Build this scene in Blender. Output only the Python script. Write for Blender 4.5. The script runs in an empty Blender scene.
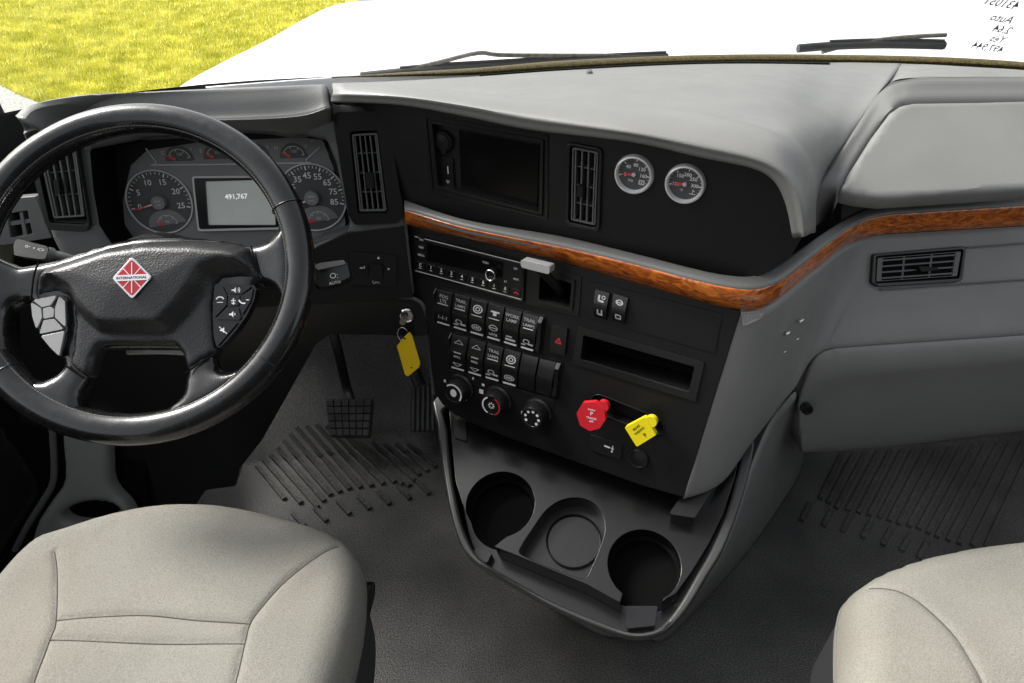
import bpy, bmesh, math, random
import numpy as np
from mathutils import Vector, Matrix
from mathutils.geometry import delaunay_2d_cdt
random.seed(4)
scene = bpy.context.scene
COL = scene.collection
# ------------------------------------------------------------------ camera
FPX = 640.0
PITCH, YAW = math.radians(36), math.radians(5)
CAM = Vector((0, 0, 1.25))
_F = Vector((math.sin(YAW)*math.cos(PITCH), math.cos(YAW)*math.cos(PITCH), -math.sin(PITCH)))
_R = Vector((math.cos(YAW), -math.sin(YAW), 0))
_U = _R.cross(_F)
cd = bpy.data.cameras.new('camera'); cam = bpy.data.objects.new('camera', cd); COL.objects.link(cam)
cam.location = CAM
cam.rotation_euler = (math.radians(90)-PITCH, 0, -YAW)
cd.sensor_width = 36.0; cd.lens = 36.0*FPX/1024; cd.clip_start = 0.02; cd.clip_end = 600
scene.camera = cam
# measuring aid: where the sight line of a photo point meets a given real surface
def ray(x, y): return _F + _R*((x-512)/FPX) - _U*((y-341.5)/FPX)
def Zp(x, y, z):
    r = ray(x, y); return CAM + r*((z-CAM.z)/r.z)
def Yp(x, y, yy):
    r = ray(x, y); return CAM + r*(yy/r.y)
def Xp(x, y, xx):
    r = ray(x, y); return CAM + r*(xx/r.x)
class Plane:
    """a flat reference surface: origin, unit normal, right and up directions"""
    def __init__(s, o, n, ex=None):
        s.o = Vector(o); s.n = Vector(n).normalized()
        if ex is None:
            ex = Vector((0, 0, 1)).cross(s.n)
            if ex.length < 1e-4: ex = Vector((1, 0, 0))
            ex.normalize()
            if ex.x < 0: ex = -ex
        s.ex = (Vector(ex) - s.n*Vector(ex).dot(s.n)).normalized(); s.ey = s.n.cross(s.ex)
    def at(s, px, py, h=0.0):
        r = ray(px, py); o = s.o + s.n*h
        return CAM + r*((o-CAM).dot(s.n)/r.dot(s.n))
    def uv(s, px, py, h=0.0):
        p = s.at(px, py, h) - s.o
        return (p.dot(s.ex), p.dot(s.ey))
    def uvs(s, pts, h=0.0): return [s.uv(x, y, h) for x, y in pts]
    def P(s, u, v, h=0.0): return s.o + s.ex*u + s.ey*v + s.n*h
    def off(s, h): return Plane(s.o + s.n*h, s.n, s.ex)
HP = lambda z: Plane((0, 0, z), (0, 0, 1), (1, 0, 0))
# ------------------------------------------------------------------ 2D helpers
def catmull(pts, n, closed=False):
    """smooth curve through points, n samples per span"""
    out = []; m = len(pts); V = [Vector(p) for p in pts]
    spans = m if closed else m-1
    for i in range(spans):
        p1, p2 = V[i], V[(i+1) % m]
        p0 = V[i-1] if (closed or i > 0) else p1*2-p2
        p3 = V[(i+2) % m] if (closed or i+2 < m) else p2*2-p1
        for k in range(n):
            t = k/n
            out.append(0.5*((2*p1)+(p2-p0)*t+(2*p0-5*p1+4*p2-p3)*t*t+(3*p1-p0-3*p2+p3)*t**3))
    if not closed: out.append(V[-1])
    return out
def sm(pts, n=4, closed=True): return [tuple(p) for p in catmull([(a, b, 0) for a, b in pts], n, closed)] and [(p.x, p.y) for p in catmull([(a, b, 0) for a, b in pts], n, closed)]
def rnd(uvs, r, n=4):
    out = []; m = len(uvs)
    for i in range(m):
        p0, p1, p2 = (Vector(uvs[i-1]), Vector(uvs[i]), Vector(uvs[(i+1) % m]))
        a, b = (p0-p1), (p2-p1); la, lb = a.length, b.length
        if la < 1e-9 or lb < 1e-9: continue
        a /= la; b /= lb
        ang = a.angle(b) if a.length and b.length else math.pi
        if ang > 3.0: out.append((p1.x, p1.y)); continue
        t = min(r/math.tan(ang/2), la*0.45, lb*0.45)
        s, e = p1+a*t, p1+b*t
        for k in range(n+1):
            f = k/n; q = s*(1-f)**2 + p1*2*f*(1-f) + e*f*f
            out.append((q.x, q.y))
    return out
def circ(c, r, n=32, ry=None, a0=0.0, a1=2*math.pi, end=False):
    ry = r if ry is None else ry
    return [(c[0]+r*math.cos(a0+(a1-a0)*k/n), c[1]+ry*math.sin(a0+(a1-a0)*k/n)) for k in range(n+(1 if end else 0))]
def stadium(c1, c2, r, n=10):
    a = math.atan2(c2[1]-c1[1], c2[0]-c1[0])
    return circ(c2, r, n, None, a-math.pi/2, a+math.pi/2, True)+circ(c1, r, n, None, a+math.pi/2, a+1.5*math.pi, True)
def lerp2(a, b, t): return (a[0]+(b[0]-a[0])*t, a[1]+(b[1]-a[1])*t)
def bil(q, s, t):
    """q = TL,TR,BR,BL"""
    return lerp2(lerp2(q[0], q[1], s), lerp2(q[3], q[2], s), t)
def cell(q, s0, s1, t0, t1): return [bil(q, s0, t0), bil(q, s1, t0), bil(q, s1, t1), bil(q, s0, t1)]
def dist_to(pts, polys, closed=True):
    P = np.array(pts, float); D = np.full(len(P), 1e9)
    for poly in polys:
        Q = np.array(poly, float)
        A = Q if closed else Q[:-1]; B = np.roll(Q, -1, 0) if closed else Q[1:]
        for a, b in zip(A, B):
            ab = b-a; L = ab@ab
            if L < 1e-16: continue
            t = np.clip(((P-a)@ab)/L, 0, 1)
            D = np.minimum(D, np.hypot(*(P-(a+t[:, None]*ab)).T))
    return D
def inside(pts, poly):
    P = np.array(pts, float); Q = np.array(poly, float); r = np.zeros(len(P), bool)
    for (x1, y1), (x2, y2) in zip(Q, np.roll(Q, -1, 0)):
        c = ((y1 > P[:, 1]) != (y2 > P[:, 1]))
        with np.errstate(divide='ignore', invalid='ignore'):
            xi = (x2-x1)*(P[:, 1]-y1)/(y2-y1+1e-30)+x1
        r ^= c & (P[:, 0] < xi)
    return r
def sst(x): x = np.clip(x, 0, 1); return x*x*(3-2*x)
# ------------------------------------------------------------------ objects
def thing(name, label, cat, loc=(0, 0, 0), group=None):
    o = bpy.data.objects.new(name, None); COL.objects.link(o)
    o.location = loc; o.empty_display_size = 0.05
    o['label'] = label; o['category'] = cat
    if group: o['group'] = group
    return o
def wloc(o):
    p = Vector((0, 0, 0))
    while o is not None: p = p + Vector(o.location); o = o.parent
    return p
def cdt_fill(vs, es, uvs, holes):
    r = delaunay_2d_cdt(vs, es, [], 0, 1e-7); V2, F2 = r[0], [f for f in r[2] if len(f) == 3]
    cen = [((V2[f[0]].x+V2[f[1]].x+V2[f[2]].x)/3, (V2[f[0]].y+V2[f[1]].y+V2[f[2]].y)/3) for f in F2]
    ok = inside(cen, uvs)
    for h in holes: ok &= ~inside(cen, h)
    return V2, [f for f, o in zip(F2, ok) if o]
class MB:
    def __init__(s): s.v = []; s.f = []
    def add(s, vs, fs):
        b = len(s.v); s.v += [Vector(p) for p in vs]; s.f += [tuple(i+b for i in f) for f in fs]
    def cdt(s, uvs, holes=()):
        vs = [Vector((a, b)) for a, b in uvs]; es = [(i, (i+1) % len(uvs)) for i in range(len(uvs))]
        for h in holes:
            b = len(vs); vs += [Vector(p) for p in h]; es += [(b+i, b+(i+1) % len(h)) for i in range(len(h))]
        return cdt_fill(vs, es, uvs, holes)
    def prism(s, pl, uvs, h0, h1, holes=(), hf=None):
        """closed block: outline on plane pl between heights h0 and h1"""
        V2, F2 = s.cdt(uvs, holes); n = len(V2)
        top = [pl.P(p.x, p.y, h1 if hf is None else hf(p.x, p.y)) for p in V2]; bot = [pl.P(p.x, p.y, h0) for p in V2]
        fs = [tuple(f) for f in F2]+[tuple(i+n for i in reversed(f)) for f in F2]
        cnt = {}
        for f in F2:
            for a, b in zip(f, list(f[1:])+[f[0]]): cnt[(a, b)] = 1
        for (a, b) in cnt:
            if (b, a) not in cnt: fs.append((b, a, a+n, b+n))
        s.add(top+bot, fs); return s
    def puff(s, pl, uvs, base, hf, sp=0.006, holes=(), extra=()):
        """shaped panel: heights hf(U,V,D) over an outline, skirt down to base"""
        us = [p[0] for p in uvs]; vs_ = [p[1] for p in uvs]
        g = []; v = min(vs_); k = 0
        while v < max(vs_):
            u = min(us)+(0.5*sp if k % 2 else 0)
            while u < max(us): g.append((u, v)); u += sp
            v += sp*0.87; k += 1
        g = list(g)+list(extra); polys = [uvs]+list(holes)
        if g:
            ok = inside(g, uvs)
            for h in holes: ok &= ~inside(g, h)
            ok &= dist_to(g, polys) > sp*0.45
            g = [p for p, o in zip(g, ok) if o]
        vs = [Vector(p) for p in uvs]; es = [(i, (i+1) % len(uvs)) for i in range(len(uvs))]
        for h in holes:
            b = len(vs); vs += [Vector(p) for p in h]; es += [(b+i, b+(i+1) % len(h)) for i in range(len(h))]
        vs += [Vector(p) for p in g]
        V2, F2 = cdt_fill(vs, es, uvs, holes)
        uv = [(p.x, p.y) for p in V2]; D = dist_to(uv, polys); A = np.array(uv)
        H = hf(A[:, 0], A[:, 1], D); H = np.broadcast_to(H, (len(uv),))
        n = len(uv); top = [pl.P(a, b, float(h)) for (a, b), h in zip(uv, H)]
        fs = [tuple(f) for f in F2]; cnt = {}
        for f in F2:
            for a, b in zip(f, list(f[1:])+[f[0]]): cnt[(a, b)] = 1
        low = {}; vv = list(top)
        for (a, b) in cnt:
            if (b, a) in cnt: continue
            for i in (a, b):
                if i not in low: low[i] = len(vv); vv.append(pl.P(uv[i][0], uv[i][1], base))
            fs.append((b, a, low[a], low[b]))
        s.add(vv, fs); return s
    def loft(s, rows, closed=False):
        m = len(rows[0]); vs = [p for r in rows for p in r]; fs = []
        for i in range(len(rows)-1):
            for j in range(m if closed else m-1):
                k = (j+1) % m; fs.append((i*m+j, i*m+k, (i+1)*m+k, (i+1)*m+j))
        s.add(vs, fs); return s
    def surf(s, rows, nc=4, nr=4):
        """smooth sheet through rows of points"""
        R = [catmull(r, nc) for r in rows]
        cols = [catmull([r[j] for r in R], nr) for j in range(len(R[0]))]
        return s.loft([[c[i] for c in cols] for i in range(len(cols[0]))])
    def tube(s, pts, r, n=10, closed=False, sub=4, caps=True, flat=None):
        P = catmull(pts, sub, closed) if sub > 1 else [Vector(p) for p in pts]
        m = len(P); rows = []; prev = None
        for i, p in enumerate(P):
            a = P[i-1] if (i > 0 or closed) else p; b = P[(i+1) % m] if (i < m-1 or closed) else p
            t = (b-a).normalized()
            if prev is None:
                prev = t.orthogonal().normalized() if flat is None else (Vector(flat)-t*Vector(flat).dot(t)).normalized()
            else: prev = (prev-t*prev.dot(t)).normalized()
            q = t.cross(prev)
            rr = r[min(int(i/max(1, m-1)*(len(r)-1)+0.5), len(r)-1)] if isinstance(r, (list, tuple)) and flat is None else r
            ra, rb = (rr if flat is not None and isinstance(rr, tuple) else (rr, rr))
            rows.append([p+prev*ra*math.cos(2*math.pi*k/n)+q*rb*math.sin(2*math.pi*k/n) for k in range(n)])
        b0 = len(s.v)
        if closed: rows.append(rows[0])
        s.loft(rows, True)
        if caps and not closed:
            s.f.append(tuple(b0+k for k in reversed(range(n)))); e = b0+(len(rows)-1)*n; s.f.append(tuple(e+k for k in range(n)))
        return s
    def lathe(s, o, ax, prof, n=32, ex=None, a0=0, a1=2*math.pi):
        """prof: (radius, height) along axis ax from o"""
        ax = Vector(ax).normalized(); ex = ax.orthogonal().normalized() if ex is None else Vector(ex); ey = ax.cross(ex)
        full = abs(a1-a0) > 6.28
        m = n if full else n+1
        rows = [[Vector(o)+ax*h+(ex*math.cos(a0+(a1-a0)*k/n)+ey*math.sin(a0+(a1-a0)*k/n))*max(r, 1e-5) for k in range(m)] for r, h in prof]
        return s.loft(rows, full)
    def box(s, pl, u0, u1, v0, v1, h0, h1): return s.prism(pl, [(u0, v0), (u1, v0), (u1, v1), (u0, v1)], h0, h1)
    def text(s, pl, txt, u, v, size, h, rot=0.0, mirror=False, shear=0.0, align='CENTER', depth=0.0002, bold=0.0):
        c = bpy.data.curves.new('lettering', 'FONT'); c.body = txt; c.size = size; c.align_x = align; c.align_y = 'CENTER'; c.resolution_u = 2
        c.shear = shear; c.offset = bold
        o = bpy.data.objects.new('lettering', c); COL.objects.link(o)
        dg = bpy.context.evaluated_depsgraph_get(); me = bpy.data.meshes.new_from_object(o.evaluated_get(dg))
        ca, sa = math.cos(rot), math.sin(rot); vs = []
        for w in me.vertices:
            x, y = w.co.x*(-1 if mirror else 1), w.co.y
            vs.append(pl.P(u+x*ca-y*sa, v+x*sa+y*ca, h))
        s.add(vs, [tuple(p.vertices) for p in me.polygons])
        bpy.data.objects.remove(o); bpy.data.curves.remove(c); bpy.data.meshes.remove(me)
        return s
    def build(s, name, mat, parent=None, bevel=0.0, smooth=35, label=None, solid=0.0, kind=None, seg=2, face=False, weld=True, cat=None, group=None):
        org = wloc(parent) if parent else Vector((0, 0, 0))
        me = bpy.data.meshes.new(name); me.from_pydata([p-org for p in s.v], [], s.f)
        bm = bmesh.new(); bm.from_mesh(me)
        if weld: bmesh.ops.remove_doubles(bm, verts=bm.verts, dist=2e-6)
        if face:  # open sheet: turn its front to the cab
            c = Vector((0, 0, 0)); nn = Vector((0, 0, 0))
            bmesh.ops.recalc_face_normals(bm, faces=bm.faces)
            for f in bm.faces: nn += f.normal*f.calc_area(); c += f.calc_center_median()
            c /= max(1, len(bm.faces))
            if nn.dot(CAM-org-c) < 0: bmesh.ops.reverse_faces(bm, faces=bm.faces)
        else: bmesh.ops.recalc_face_normals(bm, faces=bm.faces)
        bm.to_mesh(me); bm.free()
        if smooth:
            me.polygons.foreach_set('use_smooth', [True]*len(me.polygons))
            if not bevel: me.set_sharp_from_angle(angle=math.radians(smooth))
        me.materials.append(mat)
        o = bpy.data.objects.new(name, me); COL.objects.link(o); o.parent = parent
        if solid:
            m = o.modifiers.new('thick', 'SOLIDIFY'); m.thickness = solid; m.offset = -1
        if bevel:
            m = o.modifiers.new('edge', 'BEVEL'); m.width = bevel; m.segments = seg; m.limit_method = 'ANGLE'; m.angle_limit = math.radians(38); m.harden_normals = True
            me.set_sharp_from_angle(angle=math.radians(60))
        if label: o['label'] = label
        if kind: o['kind'] = kind
        if cat: o['category'] = cat
        if group: o['group'] = group
        return o
# ------------------------------------------------------------------ materials
def mat(name, col, rough=0.5, bump=0.0, bscale=400, spec=0.5, metal=0.0, coat=0.0, var=0.0, vscale=6, rvar=0.0, detail=3.0, col2=None, emit=None):
    m = bpy.data.materials.new(name); m.use_nodes = True; nt = m.node_tree; N, L = nt.nodes, nt.links
    b = N['Principled BSDF']; b.inputs['Base Color'].default_value = (*col, 1); b.inputs['Roughness'].default_value = rough
    b.inputs['Metallic'].default_value = metal; b.inputs['Specular IOR Level'].default_value = spec
    b.inputs['Coat Weight'].default_value = coat; b.inputs['Coat Roughness'].default_value = 0.06
    tc = N.new('ShaderNodeTexCoord')
    def noise(sc, det):
        t = N.new('ShaderNodeTexNoise'); t.inputs['Scale'].default_value = sc; t.inputs['Detail'].default_value = det
        L.new(tc.outputs['Object'], t.inputs['Vector']); return t
    if bump:
        t = noise(bscale, 2); bp = N.new('ShaderNodeBump'); bp.inputs['Strength'].default_value = bump; bp.inputs['Distance'].default_value = 0.001
        L.new(t.outputs['Fac'], bp.inputs['Height']); L.new(bp.outputs['Normal'], b.inputs['Normal'])
    if var or col2:
        t = noise(vscale, detail); cr = N.new('ShaderNodeValToRGB'); e = cr.color_ramp.elements
        e[0].position, e[1].position = 0.32, 0.68
        e[0].color = (*[c*(1-var) for c in col], 1); e[1].color = (*([c*(1+var) for c in col] if col2 is None else col2), 1)
        L.new(t.outputs['Fac'], cr.inputs['Fac']); L.new(cr.outputs['Color'], b.inputs['Base Color'])
    if rvar:
        t = noise(vscale*2.3, 4); mr = N.new('ShaderNodeMapRange'); mr.inputs[3].default_value = max(0.05, rough-rvar); mr.inputs[4].default_value = rough+rvar
        mr.inputs[1].default_value = 0.3; mr.inputs[2].default_value = 0.7
        L.new(t.outputs['Fac'], mr.inputs[0]); L.new(mr.outputs[0], b.inputs['Roughness'])
    if emit: b.inputs['Emission Color'].default_value = (*emit[0], 1); b.inputs['Emission Strength'].default_value = emit[1]
    return m
M = {}
M['top'] = mat('grained_grey_dash', (.165, .165, .158), .4, .35, 560, var=.06, vscale=9, rvar=.05)
M['mid'] = mat('grained_mid_grey', (.205, .206, .198), .5, .45, 520, var=.06, vscale=7, rvar=.05)
M['trimgrey'] = mat('smooth_grey_trim', (.10, .101, .098), .45, .3, 700, var=.05)
M['black'] = mat('grained_black_plastic', (.008, .008, .008), .45, .3, 800, spec=.35)
M['blackflat'] = mat('matte_black_plastic', (.006, .006, .006), .6, .3, 700, spec=.3)
M['gloss'] = mat('glossy_black_plastic', (.008, .008, .0085), .16, 0, rvar=.05, vscale=30)
M['semi'] = mat('semi_gloss_black', (.011, .011, .011), .28, .1, 500, spec=.45)
M['void'] = mat('shade_and_seam_black', (.003, .003, .003), .85, spec=.1)  # near-black for openings, seams and marks; cup wells take their shade from it
M['screen'] = mat('black_glass_screen', (.003, .003, .003), .22, spec=.25)
M['leather'] = mat('worn_black_leather', (.007, .007, .007), .26, .14, 620, rvar=.07, vscale=40, spec=.4, coat=.5)
M['padplastic'] = mat('grained_airbag_cover', (.015, .015, .0152), .36, .6, 420, rvar=.04)
M['seat'] = mat('beige_seat_cloth', (.215, .209, .183), .9, .9, 620, var=.09, vscale=7, spec=.2, detail=5)
M['seatside'] = mat('dark_seat_side', (.02, .021, .022), .6, .4, 500)
M['thread'] = mat('grey_thread', (.12, .12, .115), .8)
M['seamthread'] = mat('seat_seam_thread', (.075, .07, .06), .9)
M['silver'] = mat('satin_silver', (.75, .75, .74), .32, 0, metal=1)
M['ringsilver'] = mat('bright_silver_ring', (.8, .8, .79), .25, metal=.15)
M['console'] = mat('satin_console_plastic', (.006, .006, .006), .2, .08, 520, spec=.5)
M['tread'] = mat('lightened_pedal_tread', (.05, .05, .049), .35, .3, 200, var=.4, vscale=40)  # tread rubber paled and mottled to carry the pedal highlights
M['rimgrey'] = mat('satin_console_rim', (.05, .05, .0485), .22, .1, 500)
M['chrome'] = mat('chrome', (.75, .75, .75), .12, metal=1)
M['greysilver'] = mat('grey_painted_handle', (.3, .3, .295), .35)
M['white'] = mat('white_print', (.75, .75, .74), .6)
M['dimwhite'] = mat('dim_white_print', (.5, .5, .49), .6)
M['print'] = mat('grey_print', (.55, .55, .54), .6)
M['red'] = mat('red_plastic', (.62, .018, .03), .4)
M['redprint'] = mat('red_print', (.55, .02, .02), .5)
M['needle'] = mat('red_needle', (.7, .05, .06), .5)
M['yellow'] = mat('yellow_plastic', (.83, .69, .01), .4)
M['tag'] = mat('amber_key_tag', (.95, .64, .01), .35)
M['emblemred'] = mat('emblem_red', (.40, .012, .018), .3)
M['dial'] = mat('dark_grey_dial', (.07, .07, .071), .5)
M['cluster'] = mat('cluster_grey', (.19, .19, .191), .5, .3, 600)
M['lcd'] = mat('grey_liquid_crystal', (.28, .295, .28), .25, var=.22, vscale=9, emit=((.6, .64, .6), .05))
M['readout'] = mat('white_readout', (.8, .8, .8), .5, emit=((1, 1, 1), .12))
M['podsheen'] = mat('sheen_paled_buttons', (.3, .3, .3), .2)  # black buttons with the side window's reflection put into a pale grey
M['key'] = mat('key_metal', (.5, .46, .38), .3, metal=1)
M['rubber'] = mat('black_rubber', (.02, .02, .02), .6, .3, 300)
M['cowl'] = mat('glare_tint_seal', (.06, .045, .008), .6, .9, 160, var=.8, vscale=260)  # black rubber with the yellow glare fringe put into its colour
M['paintwhite'] = mat('white_truck_paint', (.82, .82, .82), .25, coat=.5)
M['pillar'] = mat('grass_bounce_pillar', (.10, .095, .06), .5, .2, 400)  # dark grey post, yellow bounce from the grass mixed into its colour
M['glovegrey'] = mat('glove_box_grey', (.205, .206, .198), .45, .45, 520, var=.05)
m = M['seat']; nt = m.node_tree; N, L = nt.nodes, nt.links; b = N['Principled BSDF']; tc = [n for n in N if n.type == 'TEX_COORD'][0]
src = b.inputs['Base Color'].links[0].from_socket
def layer(src, scale, det, lo, hi, colr, fac):
    t = N.new('ShaderNodeTexNoise'); t.inputs['Scale'].default_value = scale; t.inputs['Detail'].default_value = det; L.new(tc.outputs['Object'], t.inputs['Vector'])
    r = N.new('ShaderNodeMapRange'); r.inputs[1].default_value = lo; r.inputs[2].default_value = hi; r.inputs[4].default_value = fac; L.new(t.outputs['Fac'], r.inputs[0])
    x = N.new('ShaderNodeMix'); x.data_type = 'RGBA'; x.blend_type = 'MULTIPLY'; L.new(r.outputs[0], x.inputs[0]); L.new(src, x.inputs[6]); x.inputs[7].default_value = (*colr, 1); return x.outputs[2]
src = layer(src, 4.0, 3, .52, .72, (.93, .84, .80), .8)
src = layer(src, 13, 4, .66, .76, (.66, .64, .60), .55)
src = layer(src, 520, 2, .42, .62, (.80, .80, .79), 1.0)
L.new(src, b.inputs['Base Color'])
# floor: speckled rubber matting
m = mat('speckled_rubber_floor', (.03, .03, .029), .42, .9, 270); M['floor'] = m
nt = m.node_tree; N, L = nt.nodes, nt.links; b = N['Principled BSDF']; tc = [n for n in N if n.type == 'TEX_COORD'][0]
n1 = N.new('ShaderNodeTexNoise'); n1.inputs['Scale'].default_value = 400; n1.inputs['Detail'].default_value = 3
n2 = N.new('ShaderNodeTexNoise'); n2.inputs['Scale'].default_value = 3.4; n2.inputs['Detail'].default_value = 5
for n in (n1, n2): L.new(tc.outputs['Object'], n.inputs['Vector'])
c1 = N.new('ShaderNodeValToRGB'); c1.color_ramp.elements[0].position = .38; c1.color_ramp.elements[1].position = .68
c1.color_ramp.elements[0].color = (.02, .02, .0195, 1); c1.color_ramp.elements[1].color = (.14, .14, .135, 1)
c2 = N.new('ShaderNodeValToRGB'); c2.color_ramp.elements[0].position = .35; c2.color_ramp.elements[1].position = .7
c2.color_ramp.elements[0].color = (.55, .55, .55, 1); c2.color_ramp.elements[1].color = (1.5, 1.48, 1.44, 1)
mx = N.new('ShaderNodeMix'); mx.data_type = 'RGBA'; mx.blend_type = 'MULTIPLY'; mx.inputs[0].default_value = 1
L.new(n1.outputs['Fac'], c1.inputs['Fac']); L.new(n2.outputs['Fac'], c2.inputs['Fac'])
L.new(c1.outputs['Color'], mx.inputs[6]); L.new(c2.outputs['Color'], mx.inputs[7]); L.new(mx.outputs[2], b.inputs['Base Color'])
# burl wood
m = mat('burl_wood_veneer', (.3, .1, .02), .3, coat=1.0); M['wood'] = m
nt = m.node_tree; N, L = nt.nodes, nt.links; b = N['Principled BSDF']; tc = [n for n in N if n.type == 'TEX_COORD'][0]
mp = N.new('ShaderNodeMapping'); mp.inputs['Scale'].default_value = (14, 14, 34); mp.inputs['Rotation'].default_value = (.35, .5, .2); L.new(tc.outputs['Object'], mp.inputs['Vector'])
n1 = N.new('ShaderNodeTexNoise'); n1.inputs['Scale'].default_value = 2.2; n1.inputs['Detail'].default_value = 8; n1.inputs['Distortion'].default_value = 2.2; n1.inputs['Roughness'].default_value = .62
L.new(mp.outputs[0], n1.inputs['Vector'])
c1 = N.new('ShaderNodeValToRGB'); cr = c1.color_ramp
cr.elements[0].position = .3; cr.elements[0].color = (.09, .018, .004, 1); cr.elements[1].position = .74; cr.elements[1].color = (.92, .36, .05, 1)
e = cr.elements.new(.46); e.color = (.40, .095, .013, 1); e = cr.elements.new(.58); e.color = (.72, .185, .02, 1)
L.new(n1.outputs['Fac'], c1.inputs['Fac']); L.new(c1.outputs['Color'], b.inputs['Base Color'])
# clear windshield glass
m = bpy.data.materials.new('clear_glass'); m.use_nodes = True; nt = m.node_tree; N, L = nt.nodes, nt.links
N.clear(); out = N.new('ShaderNodeOutputMaterial'); tr = N.new('ShaderNodeBsdfTransparent'); gl = N.new('ShaderNodeBsdfGlossy'); mx = N.new('ShaderNodeMixShader')
tr.inputs['Color'].default_value = (.97, .98, .97, 1); gl.inputs['Roughness'].default_value = .02; mx.inputs[0].default_value = .04
L.new(tr.outputs[0], mx.inputs[1]); L.new(gl.outputs[0], mx.inputs[2]); L.new(mx.outputs[0], out.inputs['Surface']); M['glass'] = m
# outdoor ground
M['ground'] = mat('turf_ground', (.3, .29, .035), .9, .6, 60, col2=(.6, .55, .08), vscale=9, detail=8)
M['asphalt'] = mat('pale_worn_asphalt', (.13, .13, .127), .9, .6, 60, col2=(.2, .2, .195), vscale=9, detail=8)
M['blade'] = mat('grass_blades', (.50, .505, .05), .6, col2=(.92, .87, .24), vscale=3, detail=6)
M['gravel'] = mat('pale_gravel', (.2, .195, .18), .9, 1, 40, col2=(.42, .41, .38), vscale=30, detail=8)
# ------------------------------------------------------------------ light
ELEV, AZ = math.radians(46), math.radians(-61)   # azimuth clockwise from straight ahead
w = bpy.data.worlds.new('World'); scene.world = w; w.use_nodes = True; nt = w.node_tree
sk = nt.nodes.new('ShaderNodeTexSky'); sk.sky_type = 'NISHITA'; sk.sun_disc = False; sk.sun_elevation = ELEV; sk.sun_rotation = AZ
sk.dust_density = 4; sk.air_density = 1.0; sk.ozone_density = .6
hs = nt.nodes.new('ShaderNodeHueSaturation'); hs.inputs['Saturation'].default_value = .22
nt.links.new(sk.outputs[0], hs.inputs['Color']); nt.links.new(hs.outputs[0], nt.nodes['Background'].inputs[0]); nt.nodes['Background'].inputs[1].default_value = .075
sl = bpy.data.lights.new('sun', 'SUN'); so = bpy.data.objects.new('sun', sl); COL.objects.link(so)
sl.energy = 1.5; sl.angle = math.radians(22); sl.color = (1, .97, .92)
sd = Vector((math.sin(AZ)*math.cos(ELEV), math.cos(AZ)*math.cos(ELEV), math.sin(ELEV)))
so.rotation_euler = sd.to_track_quat('Z', 'Y').to_euler(); so.location = (0, 2, 6)
scene.view_settings.view_transform = 'Standard'; scene.view_settings.look = 'None'; scene.view_settings.exposure = 1.95; scene.view_settings.gamma = 1
scene.cycles.max_bounces = 8; scene.cycles.transparent_max_bounces = 8
# ================================================================== reference surfaces
up = Vector((0, 0, 1))
A_, B_ = Zp(405, 224, .757), Zp(742, 311, .757)
sdir = (B_-A_).normalized(); sn = sdir.cross(up); sn = -sn if sn.y > 0 else sn
SP = Plane(A_, sn*math.cos(math.radians(10))+up*math.sin(math.radians(10)), sdir)          # centre stack
A2, B2 = Zp(404.6, 201, .803), Zp(750, 277, .803)
fdir = (B2-A2).normalized(); fn = fdir.cross(up); fn = -fn if fn.y > 0 else fn
FP = Plane(A2, fn, fdir)                                                                      # recessed face above the wood
BP = FP.off(.045)                                                                             # front of the brow
BIN = Plane(Yp(235, 180, 1.04), (0.0, -math.cos(math.radians(12)), math.sin(math.radians(12))), (1, 0, 0))
CL = BIN.off(-.075)                                                                           # instrument panel face
WC = CAM + ray(139, 270)*.855
WT = math.radians(42)
WP = Plane(WC, (0, -math.cos(WT), math.sin(WT)), (1, 0, 0))                                   # steering wheel
CPT = math.radians(18)
CP = Plane(Zp(600, 452, .385), up*math.cos(CPT)+sn*math.sin(CPT), sdir)                                                                                 # cup holder console top
# ================================================================== setting: floor and firewall
mb = MB()
def fold_y(x): return 1.215 - .085*max(0, min(1, (x+.35)/1.4))
rows = []
xs = [-1.0+.2*i for i in range(15)]
for k in range(6):
    f = k/5
    rows.append([Vector((x, -1.1+(fold_y(x)+1.1)*f, 0)) for x in xs])
rows.append([Vector((x, fold_y(x)+.02, .008)) for x in xs])
rows.append([Vector((x, fold_y(x)+.2, .12)) for x in xs])
rows.append([Vector((x, fold_y(x)+.36, .25)) for x in xs])
rows.append([Vector((x, 1.61, .30)) for x in xs])
mb.loft(rows)
# raised ribs of the rubber mat
def floor_pt(px, py):
    p = Zp(px, py, 0)
    fy = fold_y(p.x)
    if p.y <= fy+.02: return p
    s = .6222   # slope of the toe board
    r = ray(px, py); t = (.0 - CAM.z + s*(-fy-.00714)) / (r.z - s*r.y)
    return CAM + r*t
def rib(a, b, wpx=5):
    pa, pb = floor_pt(*a), floor_pt(*b)
    n = 10; d = (pb-pa)
    side = d.cross(up).normalized()*.0062
    rows = []
    for k in range(n+1):
        px, py = a[0]+(b[0]-a[0])*k/n, a[1]+(b[1]-a[1])*k/n
        p = floor_pt(px, py)
        nz = Vector((0, -.5, .85)) if p.z > .012 else up
        rows.append([p-side-nz*.004, p-side*.82+nz*.0085, p+side*.82+nz*.0085, p+side-nz*.004])
    mb.loft(rows, True); b0 = len(mb.v)-len(rows)*4
    mb.f.append((b0, b0+1, b0+2, b0+3)); e = len(mb.v)-4; mb.f.append((e+3, e+2, e+1, e))
right_ribs = [((842, 455), (820, 500)), ((866, 453), (836, 509)), ((890, 452), (858, 514)), ((914, 450), (879, 519)), ((938, 449), (898, 525)), ((962, 447), (918, 530)), ((986, 445), (936, 538)), ((1010, 444), (958, 545)), ((1034, 443), (985, 548))]
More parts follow.
